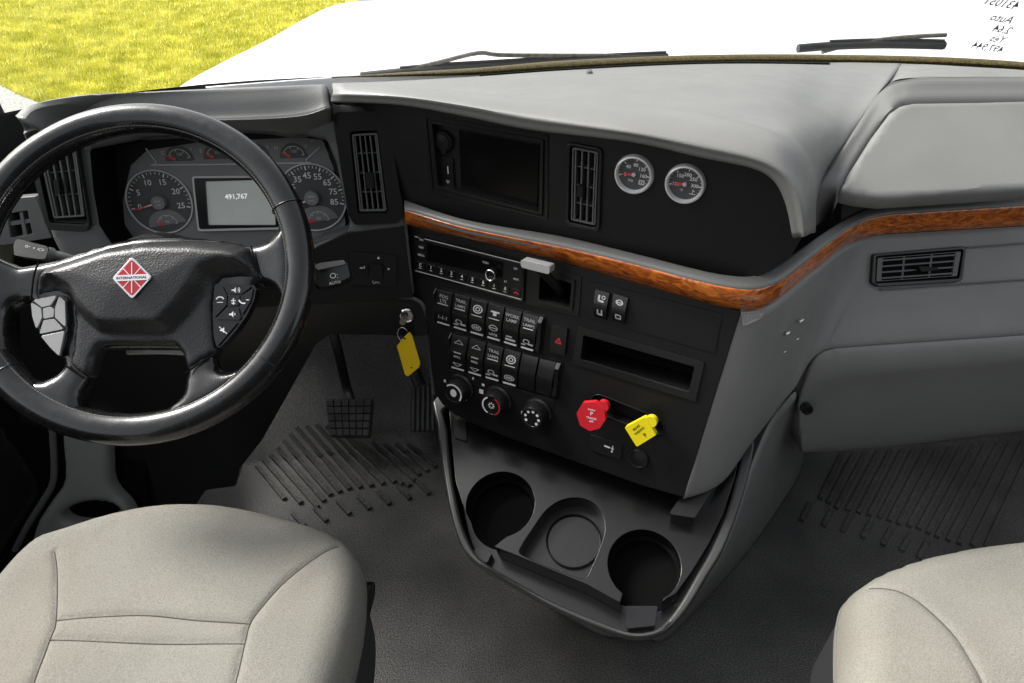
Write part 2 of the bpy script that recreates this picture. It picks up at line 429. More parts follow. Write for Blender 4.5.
left_ribs = [((257, 466), (285, 500)), ((271, 455), (318, 508)), ((284, 441), (331, 496)), ((297, 428), (350, 490)), ((317, 425), (372, 487)), ((337, 428), (395, 483)),
             ((360, 442), (410, 487)), ((385, 444), (420, 476)), ((408, 444), (436, 468))]
for r_ in (left_ribs, right_ribs):
    r_ += [(lerp2(p[0], q[0], .5), lerp2(p[1], q[1], .5)) for p, q in zip(r_, r_[1:])]
for a, b in left_ribs: rib(a, b)
for x, y in ((345, 508), (365, 503), (385, 498), (405, 493), (424, 488), (322, 515), (300, 520)): rib((x-7, y-6), (x+5, y+7))
for a, b in right_ribs: rib(a, b)
for x, y in ((805, 514), (827, 519), (846, 525), (866, 531), (886, 538), (905, 544), (922, 551)): rib((x+5, y-9), (x-4, y+8))
mb.build('floor', M['floor'], kind='structure', smooth=30)
mb = MB()
mb.prism(Plane((0, 1.62, 0), (0, -1, 0), (1, 0, 0)), [(-1.3, -.2), (1.75, -.2), (1.75, .76), (-1.3, .76)], -.03, 0)
_wb = [Zp(x, y, .915) for x, y in ((-120, 150), (30, 112), (200, 90), (330, 82), (395, 80), (480, 75), (560, 69), (660, 63.5), (740, 62), (820, 62), (930, 64), (1024, 69), (1110, 78), (1300, 120))]
mb.surf([[p+Vector((0, .045, 0)) for p in _wb], [Vector((p.x, p.y+.06, .70)) for p in _wb], [Vector((p.x, 1.64, .68)) for p in _wb]], 3, 2)
mb.build('firewall', M['blackflat'], kind='structure', smooth=0)
mb = MB(); mb.prism(Plane((0, -1.1, 0), (0, 1, 0), (-1, 0, 0)), [(-1.7, 0), (1.1, 0), (1.1, 2.0), (-1.7, 2.0)], -.05, 0); mb.build('added_rear_wall', M['seatside'], kind='structure', smooth=0)  # unseen dark wall, added to keep rear sky light off the black panels
# ================================================================== dashboard
dash = thing('dashboard', 'grey and black wraparound dashboard with burl wood strip, vents, glove box and instrument hood', 'dashboard', (.2, 1.0, .3))
# --- brow over the recessed black face, and the deck behind it
Lpx = [(333, 102), (400, 105), (466, 116.5), (532, 130), (632, 142), (699, 157), (742, 165.5), (762, 172), (776, 184), (786, 206), (792, 236)]
Mpx = [(333, 92), (400, 95), (466, 104), (532, 116), (632, 130), (699, 143), (750, 154), (777, 165), (793, 181), (802, 205), (806, 236)]
Kpx = [(333, 87), (390, 88), (466, 93), (532, 98), (632, 103), (699, 112), (758, 126), (789, 142), (808, 166), (815, 198), (816, 230)]
Kz = [.972, .974, .981, .991, 1.001, 1.006, 1.002, .988, .955, .892, .82]
Lr = [BP.at(x, y) for x, y in Lpx]
Mr = [BP.at(x, y, .008) for x, y in Mpx]
Kr = [Zp(x, y, z) for (x, y), z in zip(Kpx, Kz)]
Ur = [p - fn*.05 + Vector((0, 0, .006)) for p in Lr]          # underside running back to the face
mid = [(m*.62+k*.38)+Vector((0, 0, .009 if i < 8 else 0)) for i, (m, k) in enumerate(zip(Mr, Kr))]
m1 = [(l*.45+m*.55)+fn*.004 for l, m in zip(Lr, Mr)]
Bpx = [(333, 83.5), (395, 81), (480, 76), (560, 70), (660, 64.5), (730, 62.5), (790, 62.5), (830, 62.5), (852, 62.5), (874, 63), (902, 63.5)]
Br = [Zp(x, y, .925) for x, y in Bpx]
K1 = [k.lerp(b, .10) - Vector((0, 0, .012)) for k, b in zip(Kr, Br)]
K2 = [k.lerp(b, .45) - Vector((0, 0, .004)) for k, b in zip(Kr, Br)]
for c_, p1_, p2_ in ((7, (797, 132, .970), (816, 102, .944)), (8, (815, 155, .936), (836, 112, .936)), (9, (822, 182, .874), (850, 122, .928)), (10, (812, 204, .846), (863, 116, .930))):
    K1[c_] = Zp(*p1_); K2[c_] = Zp(*p2_)
Bx = [b+Vector((0, .02, -.03)) for b in Br]
mb = MB(); mb.surf([Ur, Lr, m1, Mr, mid, Kr, K1, K2, Br, Bx], 5, 4)
mb.build('dash_top_pad', M['top'], dash, smooth=50, face=True, solid=.004)
M['lidframe'] = mat('dark_grey_lid_frame', (.10, .10, .097), .6, .4, 520)
# --- passenger storage lid and its raised frame
Opx = [(806, 232), (814, 192), (827, 172), (841, 151), (857, 126), (872, 103), (883, 90), (897, 83.5), (920, 80.5), (970, 80), (1030, 80), (1110, 81)]
Oz = [.806, .865, .885, .905, .925, .94, .955, .965, .97, .97, .97, .97]
Ipx = [(829, 219), (836, 190), (848, 171), (860, 153), (872, 135), (884, 117), (892, 109), (902, 102.5), (914, 100.5), (970, 99.5), (1030, 99), (1110, 98)]
Iz = [.806, .872, .888, .904, .92, .938, .948, .953, .955, .955, .955, .955]
Or = [Zp(x, y, z) for (x, y), z in zip(Opx, Oz)]; Ir = [Zp(x, y, z) for (x, y), z in zip(Ipx, Iz)]
Od = [p+Vector((-.012, .012, -.045)).lerp(Vector((0, .06, -.05)), max(0, min(1, (i-4)/5))) for i, p in enumerate(Or)]
Im = [o.lerp(i, .5)+Vector((0, 0, .0015)) for o, i in zip(Or, Ir)]
Id = [p+Vector((.004, -.004, -.03)) for p in Ir]
mb = MB(); mb.surf([Od, Or, Im, Ir, Id], 5, 3); mb.build('lid_frame', M['lidframe'], dash, smooth=55, face=True)
fr_ = [K2[10]]+[Zp(x, y, z) for x, y, z in ((877, 95, .939), (891, 82, .947), (920, 77.5, .95), (1030, 77, .95), (1110, 79, .95))]
bk_ = [Br[10]]+[Zp(x, y, .925) for x, y in ((913, 64), (930, 64.5), (965, 66.5), (1030, 71), (1110, 80))]
rows_ = [[a+Vector((.0, -.03, -.02)) if i else a for i, a in enumerate(fr_)], fr_, [a.lerp(b, .5) for a, b in zip(fr_, bk_)], bk_, [b+Vector((0, .02, -.03)) for b in bk_]]
mb = MB(); mb.surf(rows_[1:], 4, 4); mb.loft(rows_[:2]); mb.build('dash_corner_deck', M['top'], dash, smooth=50, face=True)
a, b_, c_ = Zp(838, 190, .872), Zp(914, 100.5, .957), Zp(1024, 99, .957)
ln = (c_-b_).cross(a-b_).normalized(); ln = -ln if ln.z < 0 else ln
LP = Plane(a, ln, (1, -.02, 0))
lidpx = [(838, 191), (850, 172), (873, 136), (891, 112), (901, 105), (915, 102), (1024, 100.5), (1110, 99.5), (1110, 184), (1024, 190), (930, 196), (886, 199), (862, 196.5)]
lid = LP.uvs(lidpx)
mb = MB(); mb.puff(LP, rnd(lid, .016, 5), -.024, lambda U, V, D: -.004+.006*np.sqrt(1-(1-np.clip(D/.006, 0, 1))**2)+.0015*np.clip(D/.1, 0, 1), .008)
mb.build('storage_lid', M['top'], dash, smooth=60)
# --- ledge strip, wood strip
led_u = [(404.6, 201), (466, 221), (560, 237), (632, 254), (699, 271), (730, 276.5), (750, 277), (763, 273), (778, 265), (817, 237.5), (841, 222), (856, 214), (872, 208), (895, 204), (920, 202), (1024, 196), (1110, 191)]
led_l = [(404.6, 208), (466, 226), (560, 244.5), (632, 261.5), (699, 279), (735, 286), (754, 287), (768, 284), (786, 275), (825, 245), (846, 229), (860, 221), (876, 215), (897, 211.5), (920, 210), (1024, 203.5), (1110, 198.5)]
wood_b = [(404.6, 224.4), (466, 239), (560, 261.5), (632, 281.5), (699, 300.6), (728, 307.5), (746, 309.5), (762, 308), (776, 301.5), (801, 281), (825, 262), (841, 249), (857, 240.5), (878, 235), (910, 232.5), (1024, 225.7), (1110, 220.5)]
Lu = [Zp(x, y, .803) for x, y in led_u]; Ll = [Zp(x, y, .802) for x, y in led_l]
def outw(p, d):
    v = Vector((CAM.x-p.x, CAM.y-p.y, 0)).normalized(); return p+v*d
mb = MB(); mb.surf([[p+Vector((0, 0, -.03)) for p in Lu], Lu, [a.lerp(b, .5)+Vector((0, 0, .003)) for a, b in zip(Lu, Ll)], Ll, [p+Vector((0, 0, -.012)) for p in Ll]], 6, 3)
mb.build('ledge_trim', M['top'], dash, smooth=60, face=True)
Wt = [Zp(x, y+1.3, .799) for x, y in led_l]; Wb = [Zp(x, y, .757) for x, y in wood_b]
Wt = [outw(p, .002) for p in Wt]
def wood_piece(i0, i1, name):
    t, b = Wt[i0:i1], Wb[i0:i1]
    rows = [[outw(p, -.012) for p in t], t, [outw(a.lerp(c, .12), .0045) for a, c in zip(t, b)], [outw(a.lerp(c, .5), .009) for a, c in zip(t, b)], [outw(a.lerp(c, .88), .0045) for a, c in zip(t, b)], b, [outw(p, -.012) for p in b]]
    m_ = MB(); m_.surf(rows, 8, 3); return m_.build(name, M['wood'], dash, smooth=60, face=True)
wood_piece(0, 9, 'wood_trim')
wood_piece(8, 17, 'wood_trim')
# --- black strip standing in for the shade under the passenger lid
g0 = Lu[10:]; g1 = [p+Vector((.01, .05, .075)) for p in g0]
mb = MB(); mb.surf([g0, g1], 4, 2); mb.build('lid_shade_strip', M['blackflat'], dash, smooth=50, face=True)
# --- recessed face
fpx = [(326, 98), (404, 98), (466, 108), (560, 124), (632, 134), (699, 149), (750, 158), (775, 168), (796, 200), (803, 236), (790, 258), (764, 274), (747, 280), (699, 274), (632, 256), (560, 240), (466, 224), (404, 204), (330, 190)]
holes = [FP.uvs([(571, 144.5), (600, 150.5), (597, 227), (569.5, 221)])]
disp_hole = FP.uvs([(431, 121), (543, 140), (541.5, 212.5), (437.5, 186.5)])
mb = MB(); mb.prism(FP, FP.uvs(fpx), -.05, 0, holes+[disp_hole]); mb.build('face_panel', M['black'], dash, bevel=.0012)
# seam grooves on the face are thin raised borders
mb = MB()
mb.prism(FP, rnd(FP.uvs([(424, 114), (548.5, 134.5), (548, 219.5), (431, 192.5)]), .004), .0, .002, [rnd(FP.uvs([(427, 117), (546, 137), (545, 216.5), (433.5, 190)]), .003)])
mb.build('display_surround', M['semi'], dash, bevel=.0008)
# --- air vents
def vent(pl, bez_o, bez_i, slat_px, nsl, horiz, ncross, tab, parent, lip=.004, depth=.03, mat_b='semi', label=None, rr=.006):
    v = MB(); o = rnd(pl.uvs(bez_o), rr*1.5, 5); i = rnd(pl.uvs(bez_i), rr, 5)
    v.prism(pl, o, -.004, lip, [i]); ob = v.build('air_vent', M[mat_b], parent, bevel=.0016, label=label)
    q = pl.uvs(slat_px); s = MB()
    s.prism(pl, rnd(q, rr*.6), -.002, lip*.6, [rnd(cell(q, .06, .94, .025, .975), rr*.4)])
    for k in range(nsl):
        f = (k+.5)/nsl; w_ = .11/nsl*1.2
        c = cell(q, f-w_, f+w_, .02, .98) if not horiz else cell(q, .02, .98, f-w_, f+w_)
        s.prism(pl, c, -.016, lip*.4)
    for k in range(ncross):
        f = (k+1)/(ncross+1)
        c = cell(q, .03, .97, f-.007, f+.007) if not horiz else cell(q, f-.012, f+.012, .03, .97)
        s.prism(pl, c, -.022, -.001)
    s.build('grille', M['trimgrey'] if mat_b != 'dark' else M['semi'], ob, bevel=.0006)
    bk = MB(); bk.prism(pl, rnd(pl.uvs(bez_i), rr), -depth-.006, -depth); bk.build('duct', M['void'], ob, smooth=0)
    t = MB(); tq = pl.uvs(tab); t.prism(pl, rnd(tq, .002), -.004, lip+.007); t.build('slider', M['blackflat'], ob, bevel=.001)
    return ob
vent(FP, [(567.5, 141), (603.5, 147.5), (600.5, 231.5), (566, 225)], [(571, 144.5), (600, 150.5), (597, 227), (569.5, 221)], [(573, 146.5), (599, 151.5), (596, 225), (571.5, 219.5)], 4, False, 3, [(580, 183), (586, 184), (585.5, 195), (579.5, 194)], dash, lip=.005)
# --- instrument hood and binnacle frame
bin_o = [(26, 140), (33, 130), (76, 119), (150, 112), (249, 106), (320, 100), (333, 106), (384, 108), (392, 118), (403, 205), (407, 228), (414, 298), (330, 305), (230, 310), (110, 300), (70, 275), (52, 240), (36, 190)]
cl_hole = [(88, 150), (150, 138), (249, 131), (300, 135), (327, 141), (336, 165), (349, 222), (346, 234), (316, 243), (280, 264), (200, 282), (125, 264), (106, 238), (98, 226), (92, 192)]
lv_hole = [(36, 148), (78, 142), (90, 224), (52, 222)]
rv_hole = [(350, 131), (378, 129.5), (389, 212.5), (358, 213)]
menu_hole = [(352, 253), (397, 255.5), (396, 285), (350, 283)]
ho = rnd(BIN.uvs(cl_hole), .008, 3)
def binh(U, V, D): return .0-.006*(1-np.clip(D/.006, 0, 1))**2
mb = MB(); mb.puff(BIN, rnd(BIN.uvs(bin_o), .012, 3), -.10, binh, .012, [ho, rnd(BIN.uvs(lv_hole), .006), rnd(BIN.uvs(rv_hole), .006)])
mb.build('binnacle_frame', M['trimgrey'], dash, smooth=50)
# black lower field of the binnacle
mb = MB(); mb.prism(BIN, BIN.uvs([(349, 232), (404, 226), (408, 262), (413, 297), (330, 303), (230, 308), (118, 290), (122, 268), (200, 287), (282, 268), (318, 246)]), -.01, .003, )
mb.build('binnacle_lower_cover', M['black'], dash, bevel=.001)
vent(BIN, [(335, 112), (380, 110.5), (389, 122), (403.5, 210), (399, 222), (355, 224), (349, 214), (334, 122)], [(350, 131), (378, 129.5), (389, 212.5), (358, 213)], [(352, 134), (377.5, 132.5), (387, 210.5), (360, 211)], 5, False, 3, [(366, 172), (374, 172), (375, 187), (368, 187)], dash, lip=.007)
vent(BIN, [(28, 141), (77, 133), (92, 226), (86, 231), (52, 229), (47, 222)], [(36, 148), (78, 142), (90, 224), (52, 222)], [(40, 150), (77, 146), (86, 216), (55, 218)], 5, False, 2, [(58, 178), (63, 178), (65, 193), (60, 193)], dash, lip=.007)
# demister outlet at the very edge
mb = MB(); DM = BIN.off(-.02); q = DM.uvs([(-14, 200), (36, 196), (52, 238), (0, 246)])
mb.prism(DM, q, -.03, 0, [DM.uvs([(8, 214), (27, 211), (32, 234), (11, 238)])]); o = mb.build('demister_outlet', M['trimgrey'], dash, bevel=.002)
mb = MB(); mb.prism(DM, DM.uvs([(9, 222), (29, 219), (30, 223), (10, 226)]), -.02, -.002); mb.prism(DM, DM.uvs([(19, 213), (22, 212), (27, 236), (23, 237)]), -.02, -.001); mb.build('grille', M['trimgrey'], o, bevel=.0005)
mb = MB(); mb.prism(DM, DM.uvs([(0, 205), (36, 203), (40, 240), (4, 244)]), -.036, -.032); mb.build('duct', M['void'], o, smooth=0)
# hood
hb = [(22, 122), (40, 108), (96, 97.5), (160, 92.5), (230, 89), (295, 86.5), (327, 86)]
hf_ = [(24, 129), (37, 124), (76, 117.5), (150, 115), (230, 113.5), (295, 110), (329, 103)]
hl = [(26, 137), (36, 131.5), (78, 123.5), (150, 122.5), (238, 122), (300, 119), (331, 109)]
Hb = [Zp(x, y, .985 if 0 < i < 6 else .978) for i, (x, y) in enumerate(hb)]
Hf = [BIN.at(x, y, .03) for x, y in hf_]
Hl = [BIN.at(x, y, .03 if i > 2 else .025) for i, (x, y) in enumerate(hl)]
Hm = [a.lerp(b, .4)+Vector((0, 0, .012)) for a, b in zip(Hf, Hb)]
Hbb = [p+Vector((0, .08, -.06)) for p in Hb]
Hu = [BIN.at(x, y, -.015) for x, y in ((28, 142), (38, 138), (84, 136), (150, 140), (249, 133), (300, 138), (333, 128))]
mb = MB(); mb.surf([Hu, Hl, [l.lerp(f, .5)+Vector((0, -.004, 0)) for l, f in zip(Hl, Hf)], Hf, Hm, Hb, Hbb], 5, 4)
mb.build('instrument_hood', M['top'], dash, smooth=55, face=True, solid=.003)
# seam between hood and its end cap
mb = MB(); mb.tube([BIN.at(77, 119, .034), BIN.at(78, 113.5, .034), Hm[2]+Vector((0, 0, .0008)), Hb[2]+Vector((0, 0, .0005))], .0011, 6); mb.build('hood_seam', M['void'], dash)
mb = MB(); mb.loft([[Hl[6], Hf[6], Hm[6], Hb[6], Hbb[6]], [p+Vector((.003, .03, -.06)) for p in (Hl[6], Hf[6], Hm[6], Hb[6], Hbb[6])]]); mb.build('hood_cheek', M['trimgrey'], dash, smooth=40, face=True)
# menu control pad
o = MB(); o.prism(BIN, rnd(BIN.uvs([(351, 252), (397.5, 255), (396.5, 286), (349.5, 283)]), .004), .002, .0065); pad = o.build('menu_control', M['semi'], dash, bevel=.001)
mb = MB(); mb.prism(BIN, rnd(BIN.uvs([(355, 263), (369, 264), (368.5, 274), (354.5, 273)]), .002), .006, .0095); mb.build('button', M['black'], pad, bevel=.001)
mb = MB(); mb.prism(BIN, rnd(BIN.uvs([(372, 262), (383, 262.5), (384, 273), (381, 279), (371, 277)], .0), .003), .006, .017); mb.build('button', M['black'], pad, bevel=.002)
mb = MB()
u, v = BIN.uv(362, 268, .0095); mb.text(BIN, '<', u-.002, v, .008, .0098); mb.box(BIN, u-.004, u+.005, v-.0006, v+.0006, .0096, .0098); mb.box(BIN, u+.004, u+.005, v, v+.004, .0096, .0098)
mb.build('marking', M['white'], pad, smooth=0); mb = MB()
u, v = BIN.uv(376, 282, .0067); mb.text(BIN, 'OK', u, v, .009, .0068, bold=.0002)
mb.build('marking', M['white'], pad, smooth=0)
for (x, y), r0 in (((378.5, 258), 0), ((388.5, 269), -90)):
    mb = MB(); u, v = BIN.uv(x, y, .0067); mb.prism(BIN, [(u+.003*math.cos(math.radians(90+r0+k*120)), v+.003*math.sin(math.radians(90+r0+k*120))) for k in range(3)], .006, .0068); mb.build('marking', M['white'], pad, smooth=0)
# --- knee panel with ignition lock
KP = Plane(Yp(380, 315, 1.0), (0, -1, .12), (1, 0, 0))
mb = MB(); mb.prism(KP, rnd(KP.uvs([(20, 300), (230, 306), (330, 299), (410, 298), (421, 304), (426, 318), (429, 336), (330, 334), (316, 344), (288, 394), (262, 440), (240, 468), (236, 486), (206, 490), (195, 506), (126, 506), (112, 456), (60, 436), (20, 420)]), .01), -.03, .0); mb.build('knee_panel', M['semi'], dash, bevel=.004)
mb = MB(); u, v = KP.uv(407, 314.5)
mb.lathe(KP.P(u, v), KP.n, [(.0001, .002), (.0145, .002), (.0145, .006), (.0125, .008), (.011, .0065), (.0105, .005), (.0001, .005)], 28); lk = mb.build('ignition_lock', M['chrome'], dash, smooth=40)
# border strip down the driver side of the stack
mb = MB(); bs = [(329, 297.5), (370, 296.5), (404, 297), (417, 300), (424.5, 308), (429, 330), (432, 365), (434, 394)]
mb.tube([KP.at(x, y, .006) for x, y in bs[:5]]+[SP.at(x, y, -.02) for x, y in bs[5:]], .004, 8); mb.build('edge_strip', M['trimgrey'], dash, smooth=60)
# --- lower fascia and glove box
ft = [(740, 311.5), (752, 310.5), (764, 308.5), (777, 302), (801, 282), (825, 263), (841, 250), (857, 241.5), (878, 236), (910, 233.5), (1024, 226.7), (1110, 221.5)]
fb = [(684, 498), (708, 490), (727, 476.5), (748, 447), (768, 421), (785, 399), (797, 384), (808, 364), (822, 351), (850, 346), (1024, 334), (1110, 328)]
fz = [.426, .42, .425, .45, .475, .51, .535, .565, .585, .59, .595, .595]
T_ = [outw(Zp(x, y, .758), -.003) for x, y in ft]; Bm = [Zp(x, y, z) for (x, y), z in zip(fb, fz)]
T_[0] = SP.at(741, 310, -.002); Bm[0] = SP.at(684, 497.5, -.002)
inn = [outw(p, -.03)+Vector((0, 0, -.005)) for p in Bm]
r1 = [a.lerp(b, .3) for a, b in zip(T_, Bm)]; r2 = [outw(a.lerp(b, .7), .006 if 2 < i < 9 else .0) for i, (a, b) in enumerate(zip(T_, Bm))]
mb = MB(); mb.surf([T_, r1, r2, Bm, inn], 5, 5); mb.build('lower_fascia', M['mid'], dash, smooth=60, face=True, solid=.003)
VN = Plane(Zp(915, 265, .69), (-.02, -1, .10), (1, -.02, 0))
GA = [T_[9].lerp(Bm[9], .4), T_[10].lerp(Bm[10], .4), T_[9], T_[10]]
vn = (GA[1]-GA[0]).cross(GA[2]-GA[0]).normalized(); vn = -vn if vn.y > 0 else vn
VN = Plane(GA[0].lerp(GA[1], .2), vn, (GA[1]-GA[0]).normalized()).off(.004)
vent(VN, [(872, 254), (965, 246), (961, 280), (956, 282), (876, 287), (870, 283)], [(875, 256.5), (962, 249.5), (958, 278), (874, 283)], [(877, 258), (960, 251.5), (956, 276), (875.5, 281.5)], 4, True, 2, [(914, 266), (933, 267), (933, 270), (917, 271.5)], dash, lip=.004, depth=.0015, rr=.004)
# crease line of the fascia beside the vent
mb = MB()
mb.tube([VN.at(966, 247.5, .001), VN.at(1000, 245, .001), VN.at(1060, 240, .001)], .0014, 6); mb.tube([VN.at(880, 289.5, .0), VN.at(960, 284, .0), VN.at(1060, 277, .0)], .0016, 6)
mb.build('fascia_crease', M['trimgrey'], dash)
gt = [(799, 394), (803, 380), (809, 366), (818, 356), (832, 351), (856, 348.5), (1024, 337), (1110, 331)]
gm = [(799, 406), (804, 394), (812, 383), (824, 376), (843, 371.5), (872, 368.5), (1024, 356), (1110, 349)]
gm2 = [(800.5, 426), (806, 414), (815, 404), (828, 397), (848, 392.5), (876, 389.5), (1024, 377), (1110, 370)]
gb = [(802.5, 453), (812, 452.3), (826, 451.5), (845, 450), (870, 448), (900, 445), (1024, 430), (1110, 421)]
GPo = Bm[9]; GPd = (Bm[10]-Bm[9]).normalized(); gn = GPd.cross(up); gn = -gn if gn.y > 0 else gn
GP = Plane(GPo, gn*math.cos(.12)-up*math.sin(.12), GPd)
G0 = [GP.at(x, y, .002) for x, y in gt]; G1 = [GP.at(x, y, .016) for x, y in gm]; G2 = [GP.at(x, y, .013) for x, y in gm2]; G3 = [GP.at(x, y, .008) for x, y in gb]
mb = MB(); mb.surf([[outw(p, -.03) for p in G0], G0, G1, G2, G3, [outw(p, -.06)+Vector((0, 0, -.004)) for p in G3]], 4, 5)
mb.loft([[r[0] for r in (G0, G1, G2, G3)], [r[0]+Vector((.004, .12, 0)) for r in (G0, G1, G2, G3)]])
gd = mb.build('glove_box_door', M['glovegrey'], dash, smooth=50, face=True, solid=.004)
mb = MB(); p = G2[0].lerp(G2[2], .3); q = Plane(outw(CAM+ray(809, 405.5)*((G1[1].lerp(G2[1], .3)-CAM).dot(_F)), .014), (-.05, -1, .1), (1, 0, 0))
mb.lathe(q.o, q.n, [(.0001, .001), (.0045, .001), (.0055, .003), (.0095, .003), (.0105, .0), (.0105, -.01)], 20); mb.build('latch', M['semi'], gd, smooth=40)
# four small fasteners on the flank
def on_fascia(px, py):
    d = min(range(400), key=lambda k: 0); best = None
    for i in range(len(T_)-1):
        for f in (0, .25, .5, .75):
            a = T_[i].lerp(T_[i+1], f); b = Bm[i].lerp(Bm[i+1], f)
            for k in range(11):
                p = a.lerp(b, k/10); r = p-CAM; w_ = r.dot(_F); x, y = 512+FPX*r.dot(_R)/w_, 341.5-FPX*r.dot(_U)/w_
                e = (x-px)**2+(y-py)**2
                if best is None or e < best[0]: best = (e, w_)
    return CAM+ray(px, py)*(best[1]-.006)
for x, y in ((783, 352.5), (786.5, 334), (796, 339.5), (800, 321.5)):
    p = on_fascia(x, y); mb = MB(); ax = Vector((CAM.x-p.x, (CAM.y-p.y)*.6, .1)).normalized()
    mb.lathe(p, ax, [(.0001, .0022), (.002, .0018), (.003, .0004), (.0034, -.008)], 14); mb.build('fastener', M['silver'], dash, smooth=60)
# damaged trim corner under the wood seam
mb = MB(); mb.puff(SP, SP.uvs([(741, 312), (766, 310), (762, 318), (752, 322), (743, 326)]), -.004, lambda U, V, D: .002+.0012*np.sin(U*530+V*300)*np.cos(V*410-U*170)*np.sin(U*1900), .002); mb.build('scuffed_corner', M['mid'], dash, smooth=40)
# windshield edge details on the deck
d0 = [b.lerp(k, .035)+Vector((0, 0, .0035)) for b, k in zip(Br[2:8], K2[2:8])]; d1 = [b.lerp(k, .085)+Vector((0, 0, .0035)) for b, k in zip(Br[2:8], K2[2:8])]
mb = MB(); mb.surf([d0, d1], 5, 2); mb.build('defrost_slot', M['void'], dash, smooth=0, solid=.004, face=True)
mb = MB(); p = Zp(589, 76, .937); mb.lathe(p, (0, -.3, 1), [(.0001, .012), (.005, .011), (.007, .006), (.009, .001), (.009, -.01)], 18); mb.box(Plane(p, (0, 0, 1), (1, 0, 0)), -.028, .028, -.008, .008, -.006, .002); mb.build('light_sensor', M['trimgrey'], dash, smooth=40)
# ================================================================== instrument cluster
ic = thing('instrument_cluster', 'dark grey instrument cluster with two round dials and a grey display behind the steering wheel', 'instrument cluster', CL.P(0, -.05))
# side walls of its deep pocket, from the frame down to the panel
mb = MB(); ring = BIN.uvs(cl_hole); ring = rnd(ring, .008, 3)
mb.loft([[BIN.P(u, v, -.005) for u, v in ring], [BIN.P(u*.985, v-.004, -.078) for u, v in ring]], True); mb.build('housing', M['void'], ic, smooth=40)
mb = MB(); mb.prism(CL, CL.uvs([(84, 146), (150, 128), (300, 126), (334, 136), (350, 165), (360, 245), (318, 262), (280, 290), (200, 300), (110, 280), (92, 240)]), -.02, 0); mb.build('back_panel', M['blackflat'], ic, smooth=0)
plate = [(127, 240), (124, 200), (132, 165), (148, 150), (200, 142), (300, 137), (323, 139.5), (333, 164), (346, 222), (343, 231), (315, 240), (280, 255), (200, 268), (140, 260)]
mb = MB(); mb.prism(CL, rnd(CL.uvs(plate), .006), 0, .004); mb.build('face_plate', M['cluster'], ic, bevel=.001)
CL4 = CL.off(.004)
def arc_ring(m_, pl, c, r0, r1, a0, a1, h0, h1, n=40):
    full = abs(a1-a0) >= 2*math.pi-1e-3
    if full:
        m_.prism(pl, circ(c, r1, n), h0, h1, [circ(c, r0, n)])
    else:
        o = circ(c, r1, n, None, a0, a1, True); i = circ(c, r0, n, None, a0, a1, True)
        m_.prism(pl, o+i[::-1], h0, h1)
def tick(m_, pl, c, a, r0, r1, w_, h0, h1):
    d = (math.cos(a), math.sin(a)); n_ = (-d[1]*w_/2, d[0]*w_/2)
    m_.prism(pl, [(c[0]+d[0]*r0-n_[0], c[1]+d[1]*r0-n_[1]), (c[0]+d[0]*r1-n_[0], c[1]+d[1]*r1-n_[1]), (c[0]+d[0]*r1+n_[0], c[1]+d[1]*r1+n_[1]), (c[0]+d[0]*r0+n_[0], c[1]+d[1]*r0+n_[1])], h0, h1)
def needle(pl, c, a, r0, r1, w_, h, parent, name='needle', m_='needle'):
    b = MB(); d = (math.cos(a), math.sin(a)); n_ = (-d[1]*w_/2, d[0]*w_/2)
    b.prism(pl, [(c[0]+d[0]*r0-n_[0], c[1]+d[1]*r0-n_[1]), (c[0]+d[0]*r1-n_[0]*.3, c[1]+d[1]*r1-n_[1]*.3), (c[0]+d[0]*r1+n_[0]*.3, c[1]+d[1]*r1+n_[1]*.3), (c[0]+d[0]*r0+n_[0], c[1]+d[1]*r0+n_[1])], h, h+.0008)
    return b.build(name, M[m_], parent, smooth=0)
